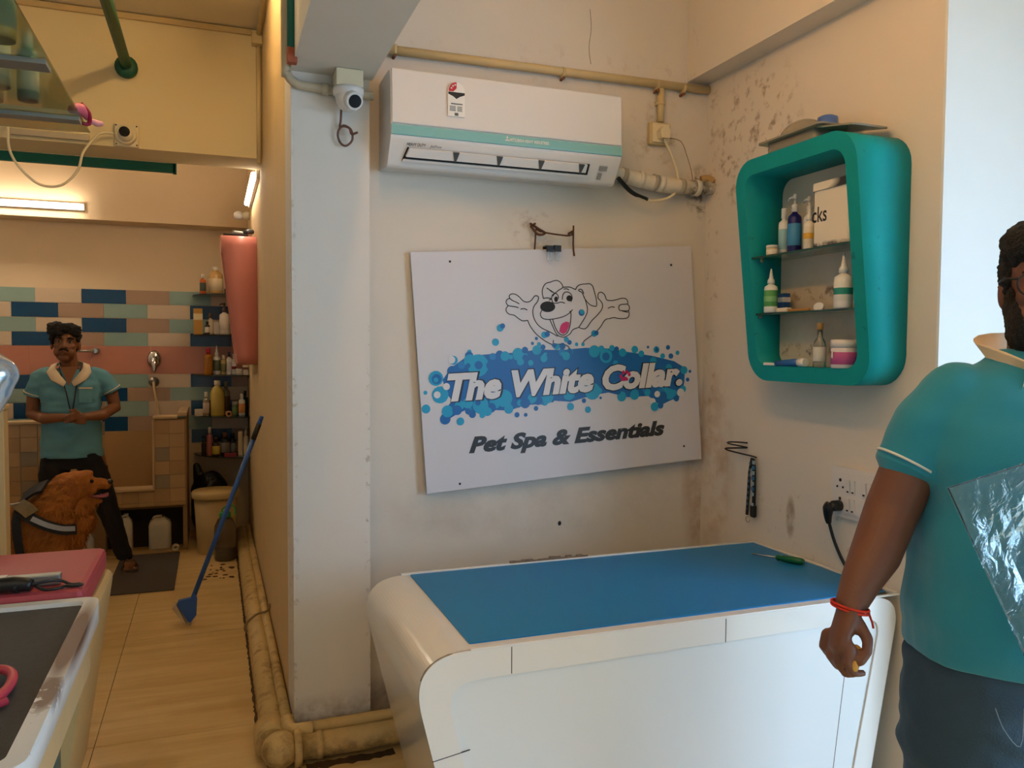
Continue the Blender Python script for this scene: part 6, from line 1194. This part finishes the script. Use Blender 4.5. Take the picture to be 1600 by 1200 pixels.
for q in (-1, 1):
    V0 = [(q*.016, .122, 1.262), (q*.045, .118, 1.300), (q*.080, .080, 1.350), (q*.072, .0, 1.385), (q*.03, -.05, 1.40), (0, -.06, 1.40)]
    V1 = [(q*.030, .140, 1.235), (q*.100, .138, 1.278), (q*.128, .098, 1.325), (q*.112, .0, 1.368), (q*.045, -.085, 1.365), (0, -.092, 1.365)]
    mm = MB(); n_ = len(V0); V = V0+V1+[(a, b2+.004, c_+.006) for a, b2, c_ in V0]+[(a, b2+.004, c_+.006) for a, b2, c_ in V1]; Fc = []
    for i in range(n_-1): Fc += [(i, i+1, n_+i+1, n_+i), (2*n_+i, 3*n_+i, 3*n_+i+1, 2*n_+i+1), (i, 2*n_+i, 2*n_+i+1, i+1), (n_+i, n_+i+1, 3*n_+i+1, 3*n_+i)]
    Fc += [(0, n_, 3*n_, 2*n_), (n_-1, 3*n_-1, 4*n_-1, 2*n_-1)]
    mm.add(V, Fc, True).xf(W).build('collar', m_cream, p2, label='cream polo collar')
MB().prism([(-.05, 1.36), (.0, 1.24), (.05, 1.36)], lambda x, z: (x, .100-.42*(z-1.24), z), lambda x, z: (x, .137-.40*(z-1.24), z)).xf(W).build('open_neck', m_sk2, p2)
MB().tube([(-.068, .0, 1.385), (-.055, .075, 1.34), (-.02, .135, 1.22), (.012, .145, 1.06)], .0042, 6, sub=5).tube([(.068, .0, 1.385), (.062, .075, 1.34), (.04, .135, 1.22), (.018, .145, 1.06)], .0042, 6, sub=5).xf(W).build('lanyard', m_black, p2, label='thin black lanyard')
pkx = MB().box((.055, .1285, 1.130), (.135, .139, 1.238), .003).xf(W).build('chest_pocket', m_sh2, p2)
MB().box((.055, .137, 1.222), (.135, .1425, 1.230), .001).xf(W).build('pocket_piping', m_cream, p2)
j_ = MB()
j_.loft([sring(0, 0, z_, rx, ry, 28, 2.3) for z_, rx, ry in ((.70, .172, .118), (.78, .172, .118), (.86, .160, .11))])
j_.loft([sring(x_, y_, z_, rx, ry, 20, 2.2) for z_, x_, y_, rx, ry in ((.80, .085, 0, .09, .112), (.66, .125, .01, .092, .105), (.45, .195, .02, .072, .08), (.25, .255, .025, .060, .065), (.075, .305, .03, .052, .058))])
j_.loft([sring(x_, y_, z_, rx, ry, 20, 2.2) for z_, x_, y_, rx, ry in ((.80, -.085, 0, .09, .112), (.66, -.105, .01, .092, .105), (.45, -.12, .02, .072, .08), (.25, -.13, .01, .060, .065), (.075, -.13, .0, .052, .058))])
j_.xf(W); jo = remesh(j_, 'trousers', .008, mat('black_trousers', '0c0c0f', .85, var=.2), p2, 5); wrinkled(jo, 10, .006)
for bx in (.335, -.13):
    sp = MB().prism(rpoly([(bx-.042, -.05), (bx+.042, -.05), (bx+.052, .17), (bx-.046, .17)], .04, 5), lambda x, y: (x, y, .0085), lambda x, y: (x, y, .026)).xf(W).build('sandal', cmat('4a3a2c', .7), p2)
    MB().tube([(bx-.045, .05, .02), (bx-.02, .08, .075), (bx, .115, .062), (bx+.02, .08, .075), (bx+.045, .05, .02)], .009, 8, sub=4).xf(W).build('strap', cmat('5a432e', .7), sp)

# ---- golden retriever
dbase = (-.85, 5.0, 0); DX = -.85
W = lambda p: Vector((p[0], 5.0+p[1], p[2]))
dog = thing('dog', 'golden retriever in a black harness standing before the man', 'dog', dbase)
m_fur = mat('golden_fur', '9a5c1c', .8, var=.22, vscale=14, bump=.5, bscale=90, stretch=(1, 1, .5))
b_ = MB()
def ring_x(x, cz, ry, rz, cy=0): return [(x, cy+ry*math.cos(2*PI*j/20), cz+rz*math.sin(2*PI*j/20)) for j in range(20)]
b_.loft([ring_x(x, cz, ry, rz) for x, cz, ry, rz in ((-1.52, .50, .05, .07), (-1.48, .48, .11, .13), (-1.36, .47, .135, .155), (-1.2, .46, .13, .15), (-1.05, .455, .14, .17), (-.90, .46, .15, .185), (-.80, .47, .145, .18), (-.72, .48, .11, .14), (-.67, .48, .06, .08))])
b_.capsule([(-.86, 0, .52), (-.80, 0, .62), (-.745, 0, .70)], [.14, .125, .105], 18)                # neck
b_.ell((-.70, 0, .735), .088, .078, .074, 18, 12)                                                       # skull
b_.ell((-.675, 0, .775), .05, .06, .03); b_.ell((-.655, 0, .71), .06, .058, .045)
b_.capsule([(-.655, 0, .735), (-.61, 0, .728), (-.572, 0, .722)], [.042, .036, .030], 14)            # muzzle
b_.capsule([(-.67, 0, .662), (-.625, 0, .638), (-.594, 0, .632)], [.026, .020, .015], 12)              # lower jaw, open
b_.ell((-.66, 0, .69), .03, .045, .03)
b_.ell((-.70, 0, .60), .07, .09, .08); b_.ell((-.68, 0, .53), .06, .08, .07)                         # ruff
for q in (-1, 1):                                                                                       # front legs
    b_.capsule([(-.80, q*.085, .40), (-.79, q*.088, .26), (-.785, q*.088, .20), (-.785, q*.088, .06)], [.065, .044, .036, .032], 12)
    b_.ell((-.765, q*.088, .032), .052, .038, .030)
    b_.capsule([(-1.38, q*.09, .44), (-1.33, q*.10, .33), (-1.44, q*.095, .20), (-1.45, q*.095, .15), (-1.42, q*.095, .05)], [.105, .075, .042, .034, .030], 12)
    b_.ell((-1.395, q*.095, .030), .055, .038, .028)
b_.capsule([(-1.50, 0, .52), (-1.60, 0, .47), (-1.68, 0, .36), (-1.73, 0, .26)], [.04, .045, .04, .02], 12)
b_.xf(W); db = remesh(b_, 'body', .0075, m_fur, dog, 5); wrinkled(db, 16, .010)
for q in (-1, 1):
    e_ = MB().loft([[(cx+rx*math.cos(2*PI*j/14), q*(.072+t*.018)+q*.010*math.sin(2*PI*j/14)*1.0, cz+.012*math.sin(2*PI*j/14)) for j in range(14)] for cx, cz, rx, t in ((-.735, .765, .022, 0), (-.742, .74, .045, .6), (-.75, .70, .058, 1), (-.755, .655, .055, 1.2), (-.75, .615, .042, 1.2), (-.745, .59, .018, 1.1))])
    eo = e_.xf(W).build('ear', mat('ear_fur', '8a4f1b', .85, var=.2, vscale=30, bump=.6, bscale=120), dog); wrinkled(eo, 30, .006)
    MB().ell((-.632, q*.046, .752), .0105, .008, .011, 12, 8).xf(W).build('eye', mat('dog_eye', '130b07', .1), dog)
MB().ell((-.545, 0, .738), .016, .021, .016, 14, 10).xf(W).build('nose', mat('dog_nose', '1b1413', .35), dog)
MB().loft([[(x, ry*math.cos(2*PI*j/12), cz+rz*math.sin(2*PI*j/12)) for j in range(12)] for x, cz, ry, rz in ((-.65, .672, .03, .012), (-.62, .664, .030, .012), (-.585, .660, .028, .010), (-.566, .664, .022, .014), (-.556, .668, .012, .010))]).xf(W).build('tongue', mat('dog_tongue', 'a8596a', .4), dog)
MB().ell((-.630, 0, .682), .042, .034, .024, 14, 8).xf(W).build('mouth_inside', mat('dog_mouth', '1e0d0c', .6), dog)
# fur tufts
tf = MB(); rf = random.Random(2); polys = db.data.polygons; vs = db.data.vertices; off = Vector(dbase)
idx = rf.sample(range(len(polys)), min(len(polys), 9000))
for i in idx:
    p_ = polys[i]; c_ = p_.center; n_ = p_.normal; wc = c_+off
    hd_ = wc.x > -.735 and wc.z > .64
    if wc.x > -.60 and wc.z > .60: continue
    L_ = rf.uniform(.008, .014) if hd_ else rf.uniform(.02, .042)
    flow = (Vector((-.55, 0, -.8)) if not (wc.x > -.8 and wc.z < .66) else Vector((-.05, 0, -1)))
    t_ = (n_*.42+flow*.9+Vector((rf.uniform(-.3, .3), rf.uniform(-.3, .3), rf.uniform(-.3, .3)))).normalized()
    s_v = t_.cross(n_); s_v = s_v.normalized()*rf.uniform(.0025, .005) if s_v.length > 1e-4 else Vector((.003, 0, 0))
    b0 = wc-n_*.003
    tf.add([b0-s_v, b0+s_v, b0+t_*L_*.6+n_*.003+s_v*.5, b0+t_*L_], [(0, 1, 2), (0, 2, 3)], True)
mb_f = tf.build('fur', mat('fur_tuft', 'a2621f', .75, var=.3, vscale=25), dog, kind='stuff')
# harness
def band(pts, nrmf, hw, th_, m_, nm, par):
    P, _ = smooth_path([Vector(q) for q in pts], [0]*len(pts), 5); R = []
    for i, p_ in enumerate(P):
        t_ = (P[min(i+1, len(P)-1)]-P[max(i-1, 0)]).normalized(); n_ = nrmf(p_); s_v = t_.cross(n_).normalized()
        R.append([p_+s_v*hw, p_+s_v*hw+n_*th_, p_-s_v*hw+n_*th_, p_-s_v*hw])
    return MB().loft(R, True, False).xf(W).build(nm, m_, par)
hn = lambda p: Vector((.1, p.y, p.z-.46)).normalized() if True else None
yo = lambda p: Vector((.25, -1, .35)).normalized()
ck = band([(-.965, -.130, .625), (-.90, -.172, .585), (-.83, -.178, .545), (-.76, -.160, .515), (-.70, -.120, .505)], yo, .028, .010, mat('harness_black', '15161a', .7), 'chest_strap', dog)
band([(-.90, -.186, .590), (-.83, -.192, .552), (-.76, -.174, .524), (-.705, -.134, .512)], yo, .013, .004, mat('harness_reflect', '9aa3b0', .5), 'reflective_stripe', ck)
band([(-.965, -.02, .655), (-.97, -.10, .635), (-.975, -.150, .58), (-.97, -.165, .50), (-.96, -.155, .40), (-.95, -.10, .30), (-.95, 0, .275)], lambda p: Vector((0, p.y, p.z-.46)).normalized(), .02, .008, mat('harness_black', '15161a', .7), 'girth_strap', dog)
band([(-.98, -.09, .655), (-.93, -.14, .63), (-.90, -.165, .605)], lambda p: Vector((.1, -.8, .6)).normalized(), .036, .012, mat('harness_patch', '6a5a3c', .6, var=.3, vscale=60), 'name_patch', dog)
band([(-.97, -.02, .665), (-.90, -.04, .715), (-.85, -.06, .735)], lambda p: Vector((-.5, -.3, .8)).normalized(), .05, .014, mat('harness_black', '15161a', .7), 'back_pad', dog)
MB().tube([(-.965, -.10, .66), (-1.05, -.12, .655), (-1.2, -.15, .66)], .006, 8, sub=3).xf(W).build('leash_cord', cmat('a8a29a', .6), dog)
